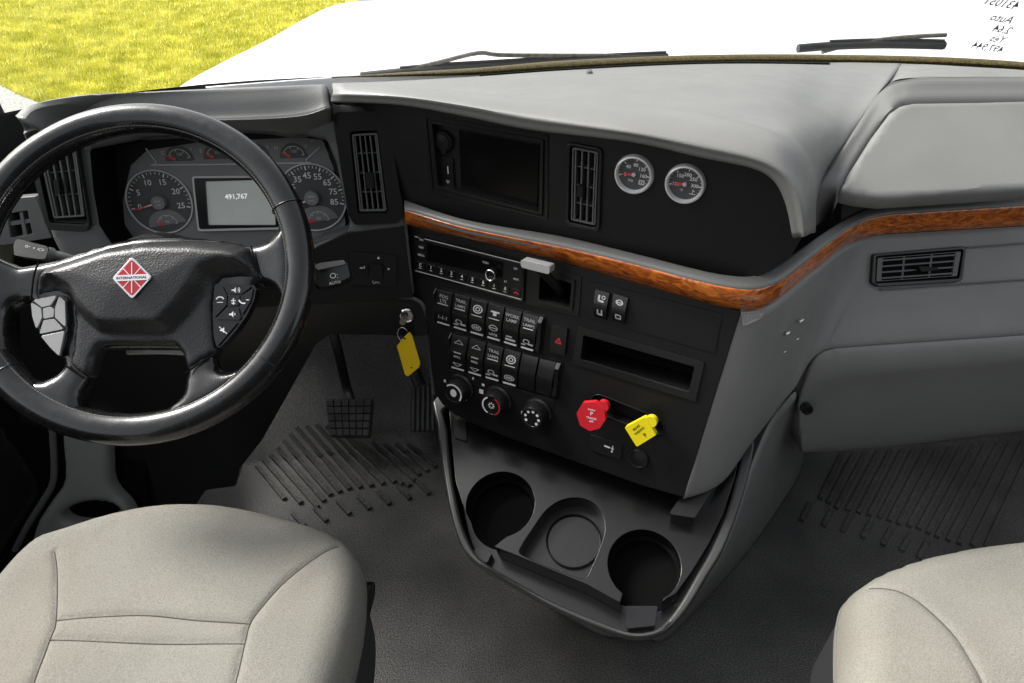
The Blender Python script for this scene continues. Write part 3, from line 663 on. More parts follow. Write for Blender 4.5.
def big_dial(name, cpx, rpx, nums, a0, a1, nmin, hubtxt, val, label):
    c = CL4.uv(*cpx); e = CL4.uv(cpx[0]+rpx, cpx[1]); R = math.hypot(e[0]-c[0], e[1]-c[1])
    b = MB(); b.prism(CL4, circ(c, R*.97, 56), 0, .0015); g = b.build(name, M['dial'], ic, bevel=.0004, label=label)
    b = MB(); arc_ring(b, CL4, c, R*.955, R, 0, 2*math.pi, 0, .004, 64); b.build('bezel', M['silver'] if False else M['print'], g, bevel=.0008)
    b = MB()
    for k in range(nmin+1):
        a = a0+(a1-a0)*k/nmin; big = k % (nmin//(len(nums)-1)) == 0
        tick(b, CL4, c, a, R*(.80 if big else .85), R*.92, R*(.035 if big else .018), .0015, .0019)
    b.build('scale', M['white'], g, smooth=0)
    b = MB()
    for k, t in enumerate(nums):
        a = a0+(a1-a0)*k/(len(nums)-1); b.text(CL4, t, c[0]+R*.64*math.cos(a), c[1]+R*.64*math.sin(a), R*.25, .0019, bold=.0001)
    b.build('numerals', M['white'], g, smooth=0)
    # lower small gauge
    sc_ = (c[0]+R*.10, c[1]-R*.72)
    b = MB(); o = [p for p in circ(sc_, R*.58, 30, R*.48, math.radians(-8), math.radians(188), True)]
    o = [p for p in o if math.hypot(p[0]-c[0], p[1]-c[1]) < R*.94]
    b.prism(CL4, o, .0015, .0022); sg = b.build('sub_gauge', M['cluster'], g, smooth=0)
    b = MB(); arc_ring(b, CL4, sc_, R*.30, R*.315, math.radians(10), math.radians(170), .0022, .0026, 16)
    for a in (10, 50, 90, 130, 170): tick(b, CL4, sc_, math.radians(a), R*.24, R*.30, R*.02, .0022, .0026)
    b.text(CL4, 'PSI', sc_[0], sc_[1]+R*.1, R*.11, .0026); b.build('sub_scale', M['print'], g, smooth=0)
    needle(CL4, sc_, math.radians(168), R*.12, R*.36, R*.09, .003, g)
    # hub and needle
    needle(CL4, c, val, R*.15, R*.80, R*.075, .006, g)
    needle(CL4, c, val, R*.15, R*.47, R*.05, .0072, g, 'needle_tail', 'white')
    b = MB(); b.lathe(CL4.P(*c), CL4.n, [(R*.22, 0), (R*.22, .008), (R*.20, .010), (.0001, .010)], 32); hb_ = b.build('hub', M['cluster'], g, smooth=40)
    b = MB()
    b.text(CL4, hubtxt[0], c[0], c[1]+R*.045, R*.10, .0104); b.text(CL4, hubtxt[1], c[0], c[1]-R*.06, R*.085, .0104); b.build('hub_lettering', M['print'], g, smooth=0)
    return g
big_dial('tachometer', (160, 202), 33.2, ['0', '5', '10', '15', '20', '25'], math.radians(192), math.radians(-12), 25, ('RPM', 'x100'), math.radians(195), 'round dial reading 0 to 25 with its red needle at 0')
big_dial('speedometer', (312.5, 197.5), 34.5, ['5', '15', '25', '35', '45', '55', '65', '75', '85'], math.radians(205), math.radians(-14), 32, ('MPH', 'km/h'), math.radians(203), 'round dial with speeds up to 85')
# display
q = CL4.uvs([(194.5, 177), (278, 176.5), (281.5, 227), (200, 229)]); s = CL4.uvs([(206, 181), (274, 179), (276.5, 224.5), (209, 224.5)])
mb = MB(); mb.prism(CL4, rnd(q, .004), 0, .006, [rnd(s, .002)]); dsp = mb.build('display', M['semi'], ic, bevel=.001)
mb = MB(); mb.prism(CL4, rnd(CL4.uvs([(193, 175.6), (279.3, 175), (283, 228.6), (199, 230.6)]), .005), 0, .0072, [rnd(CL4.uvs([(195.2, 177.6), (277.2, 177), (280.8, 226.4), (200.6, 228.4)]), .004)]); mb.build('display_rim', M['print'], dsp, bevel=.0005)
mb = MB(); mb.prism(CL4, s, -.001, .0012); mb.build('screen', M['lcd'], dsp, smooth=0)
u, v = CL4.uv(236.5, 196.5); mb = MB(); mb.text(CL4, '491,767', u, v, .012, .0016, bold=.0003); mb.build('readout', M['readout'], dsp, smooth=0)
# strip of small gauges along the top
st = [(146, 148), (157, 162), (163, 164.8), (300, 162.8), (306, 160), (320, 147)]
mb = MB(); mb.tube([CL4.P(*CL4.uv(x, y), .0015) for x, y in st], .0013, 6, sub=3); mb.build('gauge_strip_line', M['print'], ic)
for (x, y), lb in (((180, 160), ''), ((218, 158), ''), ((256, 157.5), ''), ((294, 157), '')):
    c = CL4.uv(x, y); R = .0225
    b = MB(); b.prism(CL4, circ(c, R*1.05, 24, None, math.radians(-4), math.radians(184), True), 0, .001); g = b.build('small_gauge', M['dial'], ic, smooth=0)
    b = MB(); arc_ring(b, CL4, c, R*.78, R*.83, math.radians(12), math.radians(150), .001, .0014, 16)
    for a in (12, 58, 104, 150): tick(b, CL4, c, math.radians(a), R*.62, R*.8, R*.06, .001, .0014)
    b.text(CL4, '150', c[0]+R*.05, c[1]+R*.42, R*.3, .0014); b.text(CL4, 'F', c[0]+R*1.0, c[1]+R*.75, R*.32, .0014); b.build('scale', M['print'], g, smooth=0)
    needle(CL4, (c[0]-R*.15, c[1]), math.radians(152), R*.12, R*.85, R*.22, .002, g)
for x, y, t in ((163, 153, 'C'), (201, 151, 'E'), (276, 148, 'H'), (312, 142, '^')):
    u, v = CL4.uv(x, y); mb = MB(); mb.text(CL4, t, u, v, .009, .0004); mb.build('marking', M['print'], ic, smooth=0)
# ================================================================== display unit in the recessed face
du = thing('display_unit', 'black in-dash display unit with blank screen, round socket and a slot in its bezel', 'display unit', FP.at(485, 165))
DP = FP.off(-.012)
mb = MB(); mb.prism(FP, FP.uvs([(431.5, 121.5), (542.5, 140.5), (541, 212), (438, 186)]), -.05, -.012); mb.build('body', M['black'], du, bevel=.001)
mb = MB(); mb.prism(FP, rnd(FP.uvs([(430, 119.5), (544.5, 139), (543, 214), (436.5, 187.5)]), .003), -.014, .0045, [rnd(FP.uvs([(433.3, 123), (541.5, 141.8), (540, 211), (439.5, 185.5)]), .003)]); mb.build('bezel', M['semi'], du, bevel=.0012)
mb = MB(); mb.prism(DP, DP.uvs([(459.5, 129.5), (540, 144), (538, 209.5), (462, 191)]), 0, .003); mb.build('screen', M['screen'], du, bevel=.0006)
c = DP.uv(445.5, 140); mb = MB(); mb.lathe(DP.P(*c), DP.n, [(.0165, -.001), (.0165, .006), (.015, .0085), (.0125, .0085), (.012, .011), (.0001, .012)], 32); sk_ = mb.build('socket_cap', M['semi'], du, smooth=40)
mb = MB(); mb.box(DP, c[0]-.004, c[0]+.004, c[1]-.020, c[1]-.0145, .002, .0085); mb.build('tab', M['black'], sk_, bevel=.001)
sl_ = rnd(DP.uvs([(440, 155), (454, 158), (455.3, 188), (441.5, 184.5)]), .002)
mb = MB(); mb.prism(DP, sl_, 0, .004); us = mb.build('usb_plate', M['semi'], du, bevel=.0008)
mb = MB(); u, v = DP.uv(448, 170, .004); mb.box(DP, u-.0008, u+.0008, v-.006, v+.006, .004, .0044); u, v = DP.uv(448, 182, .004); mb.text(DP, 'Ψ', u, v, .008, .0044); mb.build('marking', M['white'], us, smooth=0)
# ================================================================== round add-on gauges
def add_gauge(cpx, rpx, nums, ang0, val, unit, icon, label):
    c = FP.uv(*cpx); e = FP.uv(cpx[0]+rpx, cpx[1]+rpx*.2); R = math.hypot(e[0]-c[0], e[1]-c[1])*.985
    t = thing('round_gauge', label, 'gauge', FP.P(*c), 'round gauges in the black dash face')
    b = MB(); b.lathe(FP.P(*c), FP.n, [(R*.80, .0012), (R*.82, .006), (R*.88, .0085), (R*.95, .0075), (R, .003), (R, -.002)], 48); b.build('bezel', M['ringsilver'], t, smooth=40)
    b = MB(); b.prism(FP, circ(c, R*.86, 40), -.001, .0015); b.build('dial', M['dial'], t, smooth=0)
    b = MB()
    for k, s_ in enumerate(nums):
        a = math.radians(ang0[k]); b.text(FP, s_, c[0]+R*.47*math.cos(a), c[1]+R*.47*math.sin(a), R*.25, .0019, bold=.00012)
        tick(b, FP, c, a, R*.66, R*.78, R*.05, .0015, .0019)
    for a in range(-30, 200, 14): tick(b, FP, c, math.radians(a), R*.73, R*.78, R*.02, .0015, .0018)
    u, v = c[0]-R*.15, c[1]-R*.36; b.text(FP, unit, u, v, R*.2, .0019)
    b.build('scale', M['white'], t, smooth=0)
    b = MB(); u, v = c[0]+R*.42, c[1]-R*.36
    if icon == 'box':
        b.prism(FP, [(u-R*.15, v-R*.12), (u+R*.15, v-R*.12), (u+R*.15, v+R*.12), (u-R*.15, v+R*.12)], .0015, .0019, [[(u-R*.09, v-R*.07), (u+R*.09, v-R*.07), (u+R*.09, v+R*.07), (u-R*.09, v+R*.07)]]); b.box(FP, u-R*.03, u+R*.03, v-R*.07, v+R*.07, .0015, .0019)
    else:
        b.box(FP, u-R*.02, u+R*.02, v-R*.1, v+R*.14, .0015, .0019); b.box(FP, u-R*.16, u+R*.16, v-R*.12, v-R*.08, .0015, .0019); b.box(FP, u, u+R*.1, v+R*.04, v+R*.08, .0015, .0019)
    b.build('symbol', M['print'], t, smooth=0)
    needle(FP, c, math.radians(val), -R*.05, R*.62, R*.17, .003, t)
    b = MB(); b.lathe(FP.P(*c), FP.n, [(R*.1, .0015), (R*.1, .005), (.0001, .0055)], 16); b.build('pivot', M['print'], t, smooth=40)
add_gauge((634.6, 173.8), 19.8, ['0', '40', '80', '120', '160'], [190, 135, 85, 40, -2], 186, 'PSI', 'box', 'round silver-rimmed gauge numbered 40 to 160 beside the slim dash vent')
add_gauge((685.5, 183.4), 20.6, ['100', '150', '200', '250', '300'], [190, 130, 82, 38, -4], 186, '°F', 'oil', 'round silver-rimmed gauge numbered 150 to 300, farther from the slim vent')
# ================================================================== centre control panel
cs = thing('control_panel', 'black centre control panel angled to the driver with rocker switches, knobs and valves', 'control panel', SP.at(560, 470))
stk = [(405, 224.5), (466, 239.5), (560, 262), (632, 282), (699, 301), (741, 311.5), (712, 405), (684, 497.5), (640, 485), (590, 467), (548, 452), (515, 440), (480, 427), (455, 415), (442, 404), (435, 393), (431, 370), (428, 330), (424, 308), (414, 292), (408, 262)]
slot_in = [(584, 334.5), (695, 366), (689, 391.6), (581, 359)]
lev_in = [(541, 275), (573, 282), (570.5, 307), (540, 299)]
h_slot = rnd(SP.uvs(slot_in), .002, 2); h_lev = rnd(SP.uvs(lev_in), .004, 3)
c1, c2 = SP.uv(600.5, 404), SP.uv(653, 425)
h_val = stadium(c1, c2, .0165)
mb = MB(); mb.prism(SP, SP.uvs(stk), -.055, 0, [h_slot, h_lev, h_val]); mb.build('face_plate', M['black'], cs, bevel=.0025, seg=3)
# storage slot
mb = MB(); mb.prism(SP, rnd(SP.uvs([(579, 326), (705, 361.5), (696, 401), (572.5, 363)]), .003), 0, .003, [h_slot]); so_ = mb.build('storage_slot', M['semi'], cs, bevel=.001)
mb = MB(); mb.prism(SP, SP.uvs([(578, 330), (700, 362), (694, 397), (575, 362)]), -.060, -.054); mb.build('slot_back', M['void'], so_, smooth=0)
# shallow cover with two axle switches
mb = MB(); mb.prism(SP, rnd(SP.uvs([(588.5, 280.5), (723, 313.5), (715, 353), (587.5, 316.5)]), .002), 0, .0015); mb.build('switch_cover', M['black'], cs, bevel=.0006)
def rocker(px, parent, kind, name='rocker_switch', label=None, m_='semi', top=.010):
    q = SP.uvs(px); b = MB(); rows = []
    prof = [(0, .0005), (.025, top*.45), (.07, top*.58), (.42, top*1.12), (.55, top*1.14), (.90, top*.74), (.975, top*.5), (1, .0005)]
    for t, h in prof:
        l, r = bil(q, .05, t), bil(q, .95, t)
        rows.append([SP.P(*l, 0), SP.P(*l, h), SP.P(*r, h), SP.P(*r, 0)])
    b.loft(rows); ob = b.build(name, M[m_], parent, bevel=.0009, label=label)
    if kind is not None:
        w_ = MB(); hh = lambda t: np.interp(t, [p[0] for p in prof], [p[1] for p in prof])+.0004
        def bar(s0, s1, t0, t1):
            c_ = cell(q, s0, s1, t0, t1); hs = [hh(t0), hh(t0), hh(t1), hh(t1)]
            w_.add([SP.P(*p, h) for p, h in zip(c_, hs)], [(0, 1, 2, 3)])
        def ring_(s, t, rs, rt, w__=.3):
            n = 16; o = [(s+rs*math.cos(2*math.pi*k/n), t+rt*math.sin(2*math.pi*k/n)) for k in range(n)]; i_ = [(s+rs*(1-w__)*math.cos(2*math.pi*k/n), t+rt*(1-w__)*math.sin(2*math.pi*k/n)) for k in range(n)]
            vs = [SP.P(*bil(q, a, c_), hh(c_)) for a, c_ in o+i_]; w_.add(vs, [(k, (k+1) % n, n+(k+1) % n, n+k) for k in range(n)])
        def txt(s, t, tx, size): u, v = bil(q, s, t); w_.text(SP, tx, u, v, size, hh(t)+.0003, bold=.00008)
        if kind == 'words': txt(.5, .16, 'TRAIL', .0085); txt(.5, .29, 'LAMPS', .0075); bar(.2, .8, .36, .385); ring_(.45, .74, .2, .07); bar(.55, .85, .78, .83); bar(.15, .4, .82, .86)
        elif kind == 'fog': txt(.5, .16, 'FOG', .009); txt(.5, .28, 'LTS', .009); bar(.2, .8, .35, .375); txt(.5, .76, '1-1-1', .010)
        elif kind == 'brake': ring_(.5, .24, .28, .11, .25); ring_(.5, .24, .14, .055, .4); bar(.2, .8, .4, .42); ring_(.5, .76, .3, .09, .2); txt(.5, .76, 'ABS', .0075)
        elif kind == 'diff': bar(.25, .75, .17, .21); bar(.4, .6, .21, .29); bar(.2, .8, .36, .38); ring_(.5, .62, .27, .09, .22); bar(.3, .7, .61, .635); txt(.5, .82, 'LOCK', .0065)
        elif kind == 'lamp': bar(.15, .85, .08, .34) if False else None; txt(.5, .17, 'WORK', .0085); txt(.5, .29, 'LAMP', .0085); bar(.25, .6, .72, .76); bar(.2, .8, .8, .86)
        elif kind == 'arrow':
            for t0, t1 in ((.22, .12), (.78, .88)):
                a_, b_, c__ = (.25, t0), (.75, t0), (.5, t1)
                for (x0, y0), (x1, y1) in ((a_, b_), (b_, c__), (c__, a_)):
                    p0, p1 = bil(q, x0, y0), bil(q, x1, y1); d_ = Vector((p1[0]-p0[0], p1[1]-p0[1])); n_ = Vector((-d_.y, d_.x)).normalized()*.0006
                    w_.add([SP.P(p0[0]-n_.x, p0[1]-n_.y, hh(y0)), SP.P(p1[0]-n_.x, p1[1]-n_.y, hh(y1)), SP.P(p1[0]+n_.x, p1[1]+n_.y, hh(y1)), SP.P(p0[0]+n_.x, p0[1]+n_.y, hh(y0))], [(0, 1, 2, 3)])
            bar(.3, .7, .44, .475); txt(.5, .58, 'MIRR', .0065)
        elif kind == 'axle': bar(.3, .42, .15, .36); bar(.3, .7, .3, .36); ring_(.65, .2, .13, .06, .4); bar(.3, .4, .64, .84); bar(.3, .7, .78, .84); bar(.58, .68, .62, .84)
        elif kind == 'axle2': ring_(.5, .24, .24, .09, .35); bar(.3, .7, .23, .26); bar(.3, .7, .66, .7); bar(.3, .7, .8, .84); bar(.3, .38, .66, .84); bar(.62, .7, .66, .84)
        if w_.v: w_.build('marking', M['dimwhite'], ob, smooth=0, weld=False)
        if kind not in ('axle', 'axle2'):
            w2 = MB(); c_ = cell(q, .14, .86, .93, .972); w2.prism(SP, c_, top*.45, top*.72); w2.build('light_bar', M['print'], ob, smooth=0)
    return ob
def bank(q_px, cols, kinds):
    q = SP.uvs(q_px); b = MB()
    px = lambda s, t: (q_px[0][0]*(1-s)*(1-t)+q_px[1][0]*s*(1-t)+q_px[2][0]*s*t+q_px[3][0]*(1-s)*t, q_px[0][1]*(1-s)*(1-t)+q_px[1][1]*s*(1-t)+q_px[2][1]*s*t+q_px[3][1]*(1-s)*t)
    o = rnd([bil(q, -.015, -.04), bil(q, 1.05, -.04), bil(q, 1.05, 1.04), bil(q, -.015, 1.04)], .003); b.prism(SP, o, 0, .0025); fr = b.build('switch_frame', M['gloss'], cs, bevel=.0008)
    for s0, s1 in ((-.012, .002), (1.0, 1.035)):
        b = MB(); rows = []
        for t, h in ((0, .004), (.12, .0125), (.5, .009), (.9, .010), (1, .004)):
            l, r = bil(q, s0, t), bil(q, s1, t); rows.append([SP.P(*l, .001), SP.P(*l, h), SP.P(*r, h), SP.P(*r, .001)])
        b.loft(rows); b.build('frame_edge', M['semi'], fr, bevel=.0008)
    n = len(kinds)
    for k in range(n):
        rocker([px(k/n, .0), px((k+1)/n, .0), px((k+1)/n, 1), px(k/n, 1)], cs, kinds[k], 'rocker_switch' if kinds[k] else 'switch_blank', label=None if kinds[k] else 'blank glossy filler without a symbol')
bank([(438, 287.5), (541, 315.5), (537, 351.5), (437, 321.5)], 6, ['fog', 'words', 'brake', 'diff', 'lamp', 'words'])
bank([(453, 332), (558, 361.5), (553.5, 396.5), (451, 366.5)], 6, ['arrow', 'arrow', 'words', 'brake', None, None])
rocker([(596, 287.5), (611.5, 292), (608, 320), (594.5, 315.5)], cs, 'axle')
rocker([(614, 291.5), (630, 296.5), (626.5, 324), (612.5, 319.5)], cs, 'axle2')
# hazard switch
hz = [(553.5, 324), (569, 328), (566, 354.5), (551, 350.5)]
mb = MB(); mb.prism(SP, rnd(SP.uvs(hz), .0025), 0, .007); o = mb.build('hazard_switch', M['semi'], cs, bevel=.0012, label='black push switch with a red triangle')
u, v = SP.uv(558.5, 341.5, .007); mb = MB(); tri = lambda r: [(u+r*math.cos(math.radians(90+k*120)), v+r*math.sin(math.radians(90+k*120))) for k in range(3)]
mb.prism(SP, tri(.0075), .0068, .0074, [tri(.0035)]); mb.build('triangle', M['red'], o, smooth=0)
# climate knobs
mb = MB(); mb.prism(SP, SP.uvs([(450, 369.5), (554.5, 400), (551, 437), (520, 431), (480, 418), (455, 405), (447, 392)]), 0, .0012); mb.build('climate_plate', M['semi'], cs, bevel=.0005)
def knob(face_px, rpx, h, style):
    c = SP.uv(*face_px, h); e = SP.uv(face_px[0]+rpx, face_px[1], h); R = abs(e[0]-c[0])*.96
    rows = []; n = 60; b = MB()
    prof = [(1.28, .001), (1.28, .006), (1.12, .008), (1.08, h*.45), (1.0, h*.93), (.94, h), (.80, h), (.77, h-.0015), (.0001, h-.0015)]
    for r, z in prof:
        row = []
        for k in range(n):
            rr = r*R
            if .98 < r < 1.1: rr *= 1+(.022 if k % 3 == 0 else -.012)
            a = 2*math.pi*k/n; row.append(SP.P(c[0]+rr*math.cos(a), c[1]+rr*math.sin(a), z))
        rows.append(row)
    b.loft(rows, True); ob = b.build('climate_knob', M['semi'], cs, smooth=35)
    b = MB()
    if style == 0:
        arc_ring(b, SP, c, R*.72, R*.86, math.radians(-35), math.radians(140), h, h+.0004, 24); b.prism(SP, circ(c, R*.3, 12, R*.36), h-.0015, h-.0011)
        for a in (-50, 195): u, v = c[0]+R*1.12*math.cos(math.radians(a)), c[1]+R*1.12*math.sin(math.radians(a)); b.prism(SP, circ((u, v), R*.09, 8), .008, h*.8 if False else .0085)
        b.box(SP, c[0]-R*1.75, c[0]-R*1.55, c[1]-R*.12, c[1]+R*.12, .0012, .0016); b.box(SP, c[0]+R*1.0, c[0]+R*1.14, c[1]+R*1.1, c[1]+R*1.3, .0012, .0016)
    elif style == 1:
        for k in range(8): a = math.radians(45*k); tick(b, SP, c, a, R*.14, R*.30, R*.07, h-.0015, h-.001)
        arc_ring(b, SP, c, R*.72, R*.84, math.radians(120), math.radians(250), h, h+.0004, 20)
        b.box(SP, c[0]-R*1.9, c[0]-R*1.5, c[1]-R*.1, c[1]+R*.3, .0012, .0016); b.box(SP, c[0]-R*1.7, c[0]-R*1.45, c[1]+R*.7, c[1]+R*.9, .0012, .0016)
    else:
        for k, s_ in enumerate(('0', '1', '2', '3', '4', '5', '6')):
            a = math.radians(215-k*43); b.text(SP, s_, c[0]+R*.62*math.cos(a), c[1]+R*.62*math.sin(a), R*.34, h-.001) if False else b.prism(SP, circ((c[0]+R*.62*math.cos(a), c[1]+R*.62*math.sin(a)), R*.13, 8), h-.0015, h-.001)
        b.box(SP, c[0]-R*1.6, c[0]-R*1.4, c[1]-R*.9, c[1]-R*.6, .0012, .0016)
    b.build('marking', M['white'], ob, smooth=0)
    if style == 1:
        b = MB(); arc_ring(b, SP, c, R*.74, R*.84, math.radians(-60), math.radians(70), h, h+.0005, 20); b.build('red_arc', M['redprint'], ob, smooth=0)
knob((453, 393.5), 11.0, .030, 0); knob((491, 406), 11.5, .030, 1); knob((531.5, 418.5), 11.8, .030, 2)
# brake valve recess, red and yellow pull knobs
mb = MB(); mb.prism(SP, stadium(c1, c2, .0185), 0, .002, [h_val]); vr = mb.build('valve_recess', M['semi'], cs, bevel=.0008)
mb = MB(); mb.prism(SP, stadium(c1, c2, .0175), -.035, -.022); mb.build('recess_floor', M['blackflat'], vr, smooth=0)
KH = .028
def valve_knob(name, poly_px, neck_px, shaft_px, m_, txt, tcol, label, rot):
    kp = SP.off(KH); b = MB(); o = rnd(kp.uvs(poly_px), .003, 3); b.prism(kp, o, -.007, .002)
    c = kp.uv(*neck_px); b.prism(kp, circ(c, .0095, 20), -.0085, .0008)
    ob = b.build(name, M[m_], cs, bevel=.0016, label=label)
    s = MB(); c0 = SP.uv(*shaft_px); p0 = SP.P(*c0, -.022); uc = kp.uvs(poly_px); cu = (sum(p[0] for p in uc)/len(uc), sum(p[1] for p in uc)/len(uc))
    s.tube([p0, kp.P(c[0]*.75+cu[0]*.25, c[1]*.75+cu[1]*.25, -.006)], .006, 14, sub=1); s.build('shaft', M['black'], ob)
    w_ = MB()
    for t, dx, dy, sz in txt:
        ca, sa = math.cos(rot), math.sin(rot); w_.text(kp, t, cu[0]+dx*ca-dy*sa, cu[1]+dx*sa+dy*ca, sz, .0024, rot=rot, bold=.00012)
    w_.build('lettering', M[tcol], ob, smooth=0)
    return ob
oc = [(583, 402.5), (595.5, 401.5), (604.5, 408.5), (606, 419), (600, 428), (590, 430.5), (580.5, 425), (577, 413)]
valve_knob('trailer_air_knob', oc, (603, 406.5), (604, 405), 'red', [('P', 0, .0055, .010), ('TRAILER', 0, -.003, .0048), ('AIR', 0, -.009, .005), ('SUPPLY', 0, .0125, .004)], 'white', 'red eight-sided pull knob', .12)
dm = [(625, 427), (645.5, 416.2), (656.5, 434.5), (637, 446.5)]
valve_knob('parking_brake_knob', dm, (651, 421.8), (653, 424), 'yellow', [('P', .002, -.009, .010), ('PARKING', 0, .002, .0052), ('BRAKE', 0, .009, .0052)], 'blackflat', 'yellow square pull knob turned on its corner', 1.0)
# usb plate and socket cap
mb = MB(); mb.prism(SP, rnd(SP.uvs([(591, 434), (622.5, 444.5), (621.5, 459.5), (589.5, 448.5)]), .003), 0, .003); o = mb.build('usb_plate', M['semi'], cs, bevel=.001)
u, v = SP.uv(606.5, 446.5, .003); mb = MB(); mb.box(SP, u-.004, u+.006, v-.0014, v+.0014, .003, .0034); mb.box(SP, u+.010, u+.0116, v-.006, v+.006, .003, .0034); mb.box(SP, u+.008, u+.0136, v-.001, v+.001, .003, .0034); mb.prism(SP, circ((u+.0108, v-.006), .002, 8), .003, .0034); mb.build('marking', M['white'], o, smooth=0)
c = SP.uv(638, 458.5, .004); e = SP.uv(649, 458.5, .004); R = abs(e[0]-c[0]); mb = MB()
mb.lathe(SP.P(*c), SP.n, [(R, 0), (R, .005), (R*.93, .007), (R*.86, .007), (R*.82, .0055), (R*.5, .0065), (.0001, .007)], 36); o = mb.build('power_socket_cap', M['semi'], cs, smooth=40)
mb = MB(); mb.box(SP, c[0]-.005, c[0]+.005, c[1]-R*1.2, c[1]-R*.85, .001, .0055); mb.build('tab', M['semi'], o, bevel=.001)
# lever recess surround belongs to the panel
mb = MB(); mb.prism(SP, rnd(SP.uvs([(528, 263.5), (582, 276.5), (579, 316.5), (526.5, 303.5)]), .003), 0, .002, [h_lev]); mb.prism(SP, rnd(SP.uvs([(538, 271.5), (576.5, 280), (573.5, 310.5), (537, 302)]), .004), .002, .0055, [h_lev]); lr = mb.build('lever_surround', M['semi'], cs, bevel=.001)
mb = MB(); mb.prism(SP, SP.uvs([(538, 273), (576, 280), (573, 310), (537, 302)]), -.058, -.05); mb.build('recess_floor', M['void'], lr, smooth=0)
# ================================================================== trailer brake lever
lv = thing('trailer_brake_lever', 'grey topped T-shaped hand lever sticking out of a square recess beside the radio', 'hand lever', SP.at(560, 292, -.03))
hp = SP.off(.055)
mb = MB(); mb.prism(hp, rnd(hp.uvs([(522, 258.5), (551.5, 265.5), (551, 273.5), (523, 266.5)]), .004, 4), -.012, .006); mb.build('handle', M['greysilver'], lv, bevel=.003, seg=3)
mb = MB(); p0 = SP.at(561, 294, -.045); p1 = SP.at(557, 287, .01); p2 = hp.at(541, 270, -.006)
mb.tube([p0, p1, p2], (.009, .0065), 12, sub=5, flat=sdir); mb.build('arm', M['black'], lv, smooth=60)
# ================================================================== radio
rd = thing('radio', 'slim black dash radio with a silver-ringed knob and numbered buttons under the wood strip', 'radio', SP.at(470, 275))
rq = [(416, 234), (525, 261), (523, 299), (417, 270)]
mb = MB(); mb.prism(SP, rnd(SP.uvs(rq), .002), -.02, .005); mb.build('body', M['semi'], rd, bevel=.001)
mb = MB(); mb.prism(SP, rnd(SP.uvs([(415, 232.3), (526.5, 259.8), (524.6, 301.2), (416, 272)]), .003), 0, .0062, [rnd(SP.uvs([(416.6, 234.6), (524.6, 261.6), (522.6, 298.6), (417.4, 269.8)]), .0022)]); mb.build('bezel', M['gloss'], rd, bevel=.0008)
mb = MB(); mb.prism(SP, SP.uvs([(429, 242), (505, 261), (504, 277), (428.5, 259.5)]), .005, .0062); mb.build('display', M['screen'], rd, bevel=.0004)
rl = MB(); rl.prism(SP, SP.uvs([(416.6, 235), (524.5, 261.8), (524.4, 262.7), (416.6, 235.9)]), .0062, .0066); rl.prism(SP, SP.uvs([(417.4, 269.2), (522.8, 297.8), (522.8, 298.6), (417.4, 270)]), .0062, .0066); rl.build('silver_line', M['print'], rd, smooth=0)
for (x, y), t in (((422, 239.5), 'TRK'), ((422, 247.2), 'SEEK'), ((422, 255), 'MENU')):
    u, v = SP.uv(x, y, .005); b = MB(); b.box(SP, u-.0065, u+.0065, v-.0042, v+.0042, .005, .0072); o = b.build('button', M['gloss'], rd, bevel=.0006)
    b = MB(); b.text(SP, t, u, v, .0052, .0075, bold=.0001); b.build('marking', M['print'], o, smooth=0)
pts = [(421, 265), (431.5, 267.5), (441.8, 270.3), (452, 273.2), (462.4, 276.3), (473, 279.3), (483.8, 282.2), (494.6, 285.3), (505.7, 288.6)]
for (x, y), t in zip(pts, ['C', '1', '2', '3', '4', '5', '6', 'i', '8']):
    u, v = SP.uv(x, y+.5, .005); b = MB(); b.box(SP, u-.0080, u+.0080, v-.0062, v+.0062, .005, .0068); o = b.build('button', M['gloss'], rd, bevel=.0006)
    b = MB(); b.text(SP, t, u, v+.0012, .0085, .0071, bold=.0002); b.box(SP, u-.003, u+.003, v-.0048, v-.004, .0068, .0071); b.build('marking', M['white'], o, smooth=0)
u, v = SP.uv(516.8, 292.5, .005); b = MB(); b.box(SP, u-.007, u+.007, v-.0062, v+.0062, .005, .0068); o = b.build('button', M['gloss'], rd, bevel=.0006, label='button with a red symbol')
b = MB(); arc_ring(b, SP, (u, v-.003), .0028, .0048, math.radians(15), math.radians(165), .0068, .0072, 12); b.build('marking', M['red'], o, smooth=0)
for x, y, t in ((516, 268.5, '▭'), (516.5, 279, 'AUX'), (506, 281.5, 'BT'), (486, 262.5, 'PUSH')):
    u, v = SP.uv(x, y, .005); b = MB(); b.text(SP, t if t != '▭' else 'CD', u, v, .0048, .0066, bold=.0001); b.build('marking', M['print'], rd, smooth=0)
c = SP.uv(490, 275.4, .018); b = MB(); b.lathe(SP.P(*c), SP.n, [(.0098, .004), (.0098, .016), (.0090, .018)], 30); k_ = b.build('knob', M['semi'], rd, smooth=40)
b = MB(); b.lathe(SP.P(*c), SP.n, [(.0102, .0165), (.0100, .0186), (.0088, .0194), (.0076, .0186), (.0074, .017)], 30); b.build('ring', M['chrome'], k_, smooth=50)
b = MB(); b.lathe(SP.P(*c), SP.n, [(.0076, .0165), (.0001, .0172)], 30); b.build('knob_face', M['gloss'], k_, smooth=50)
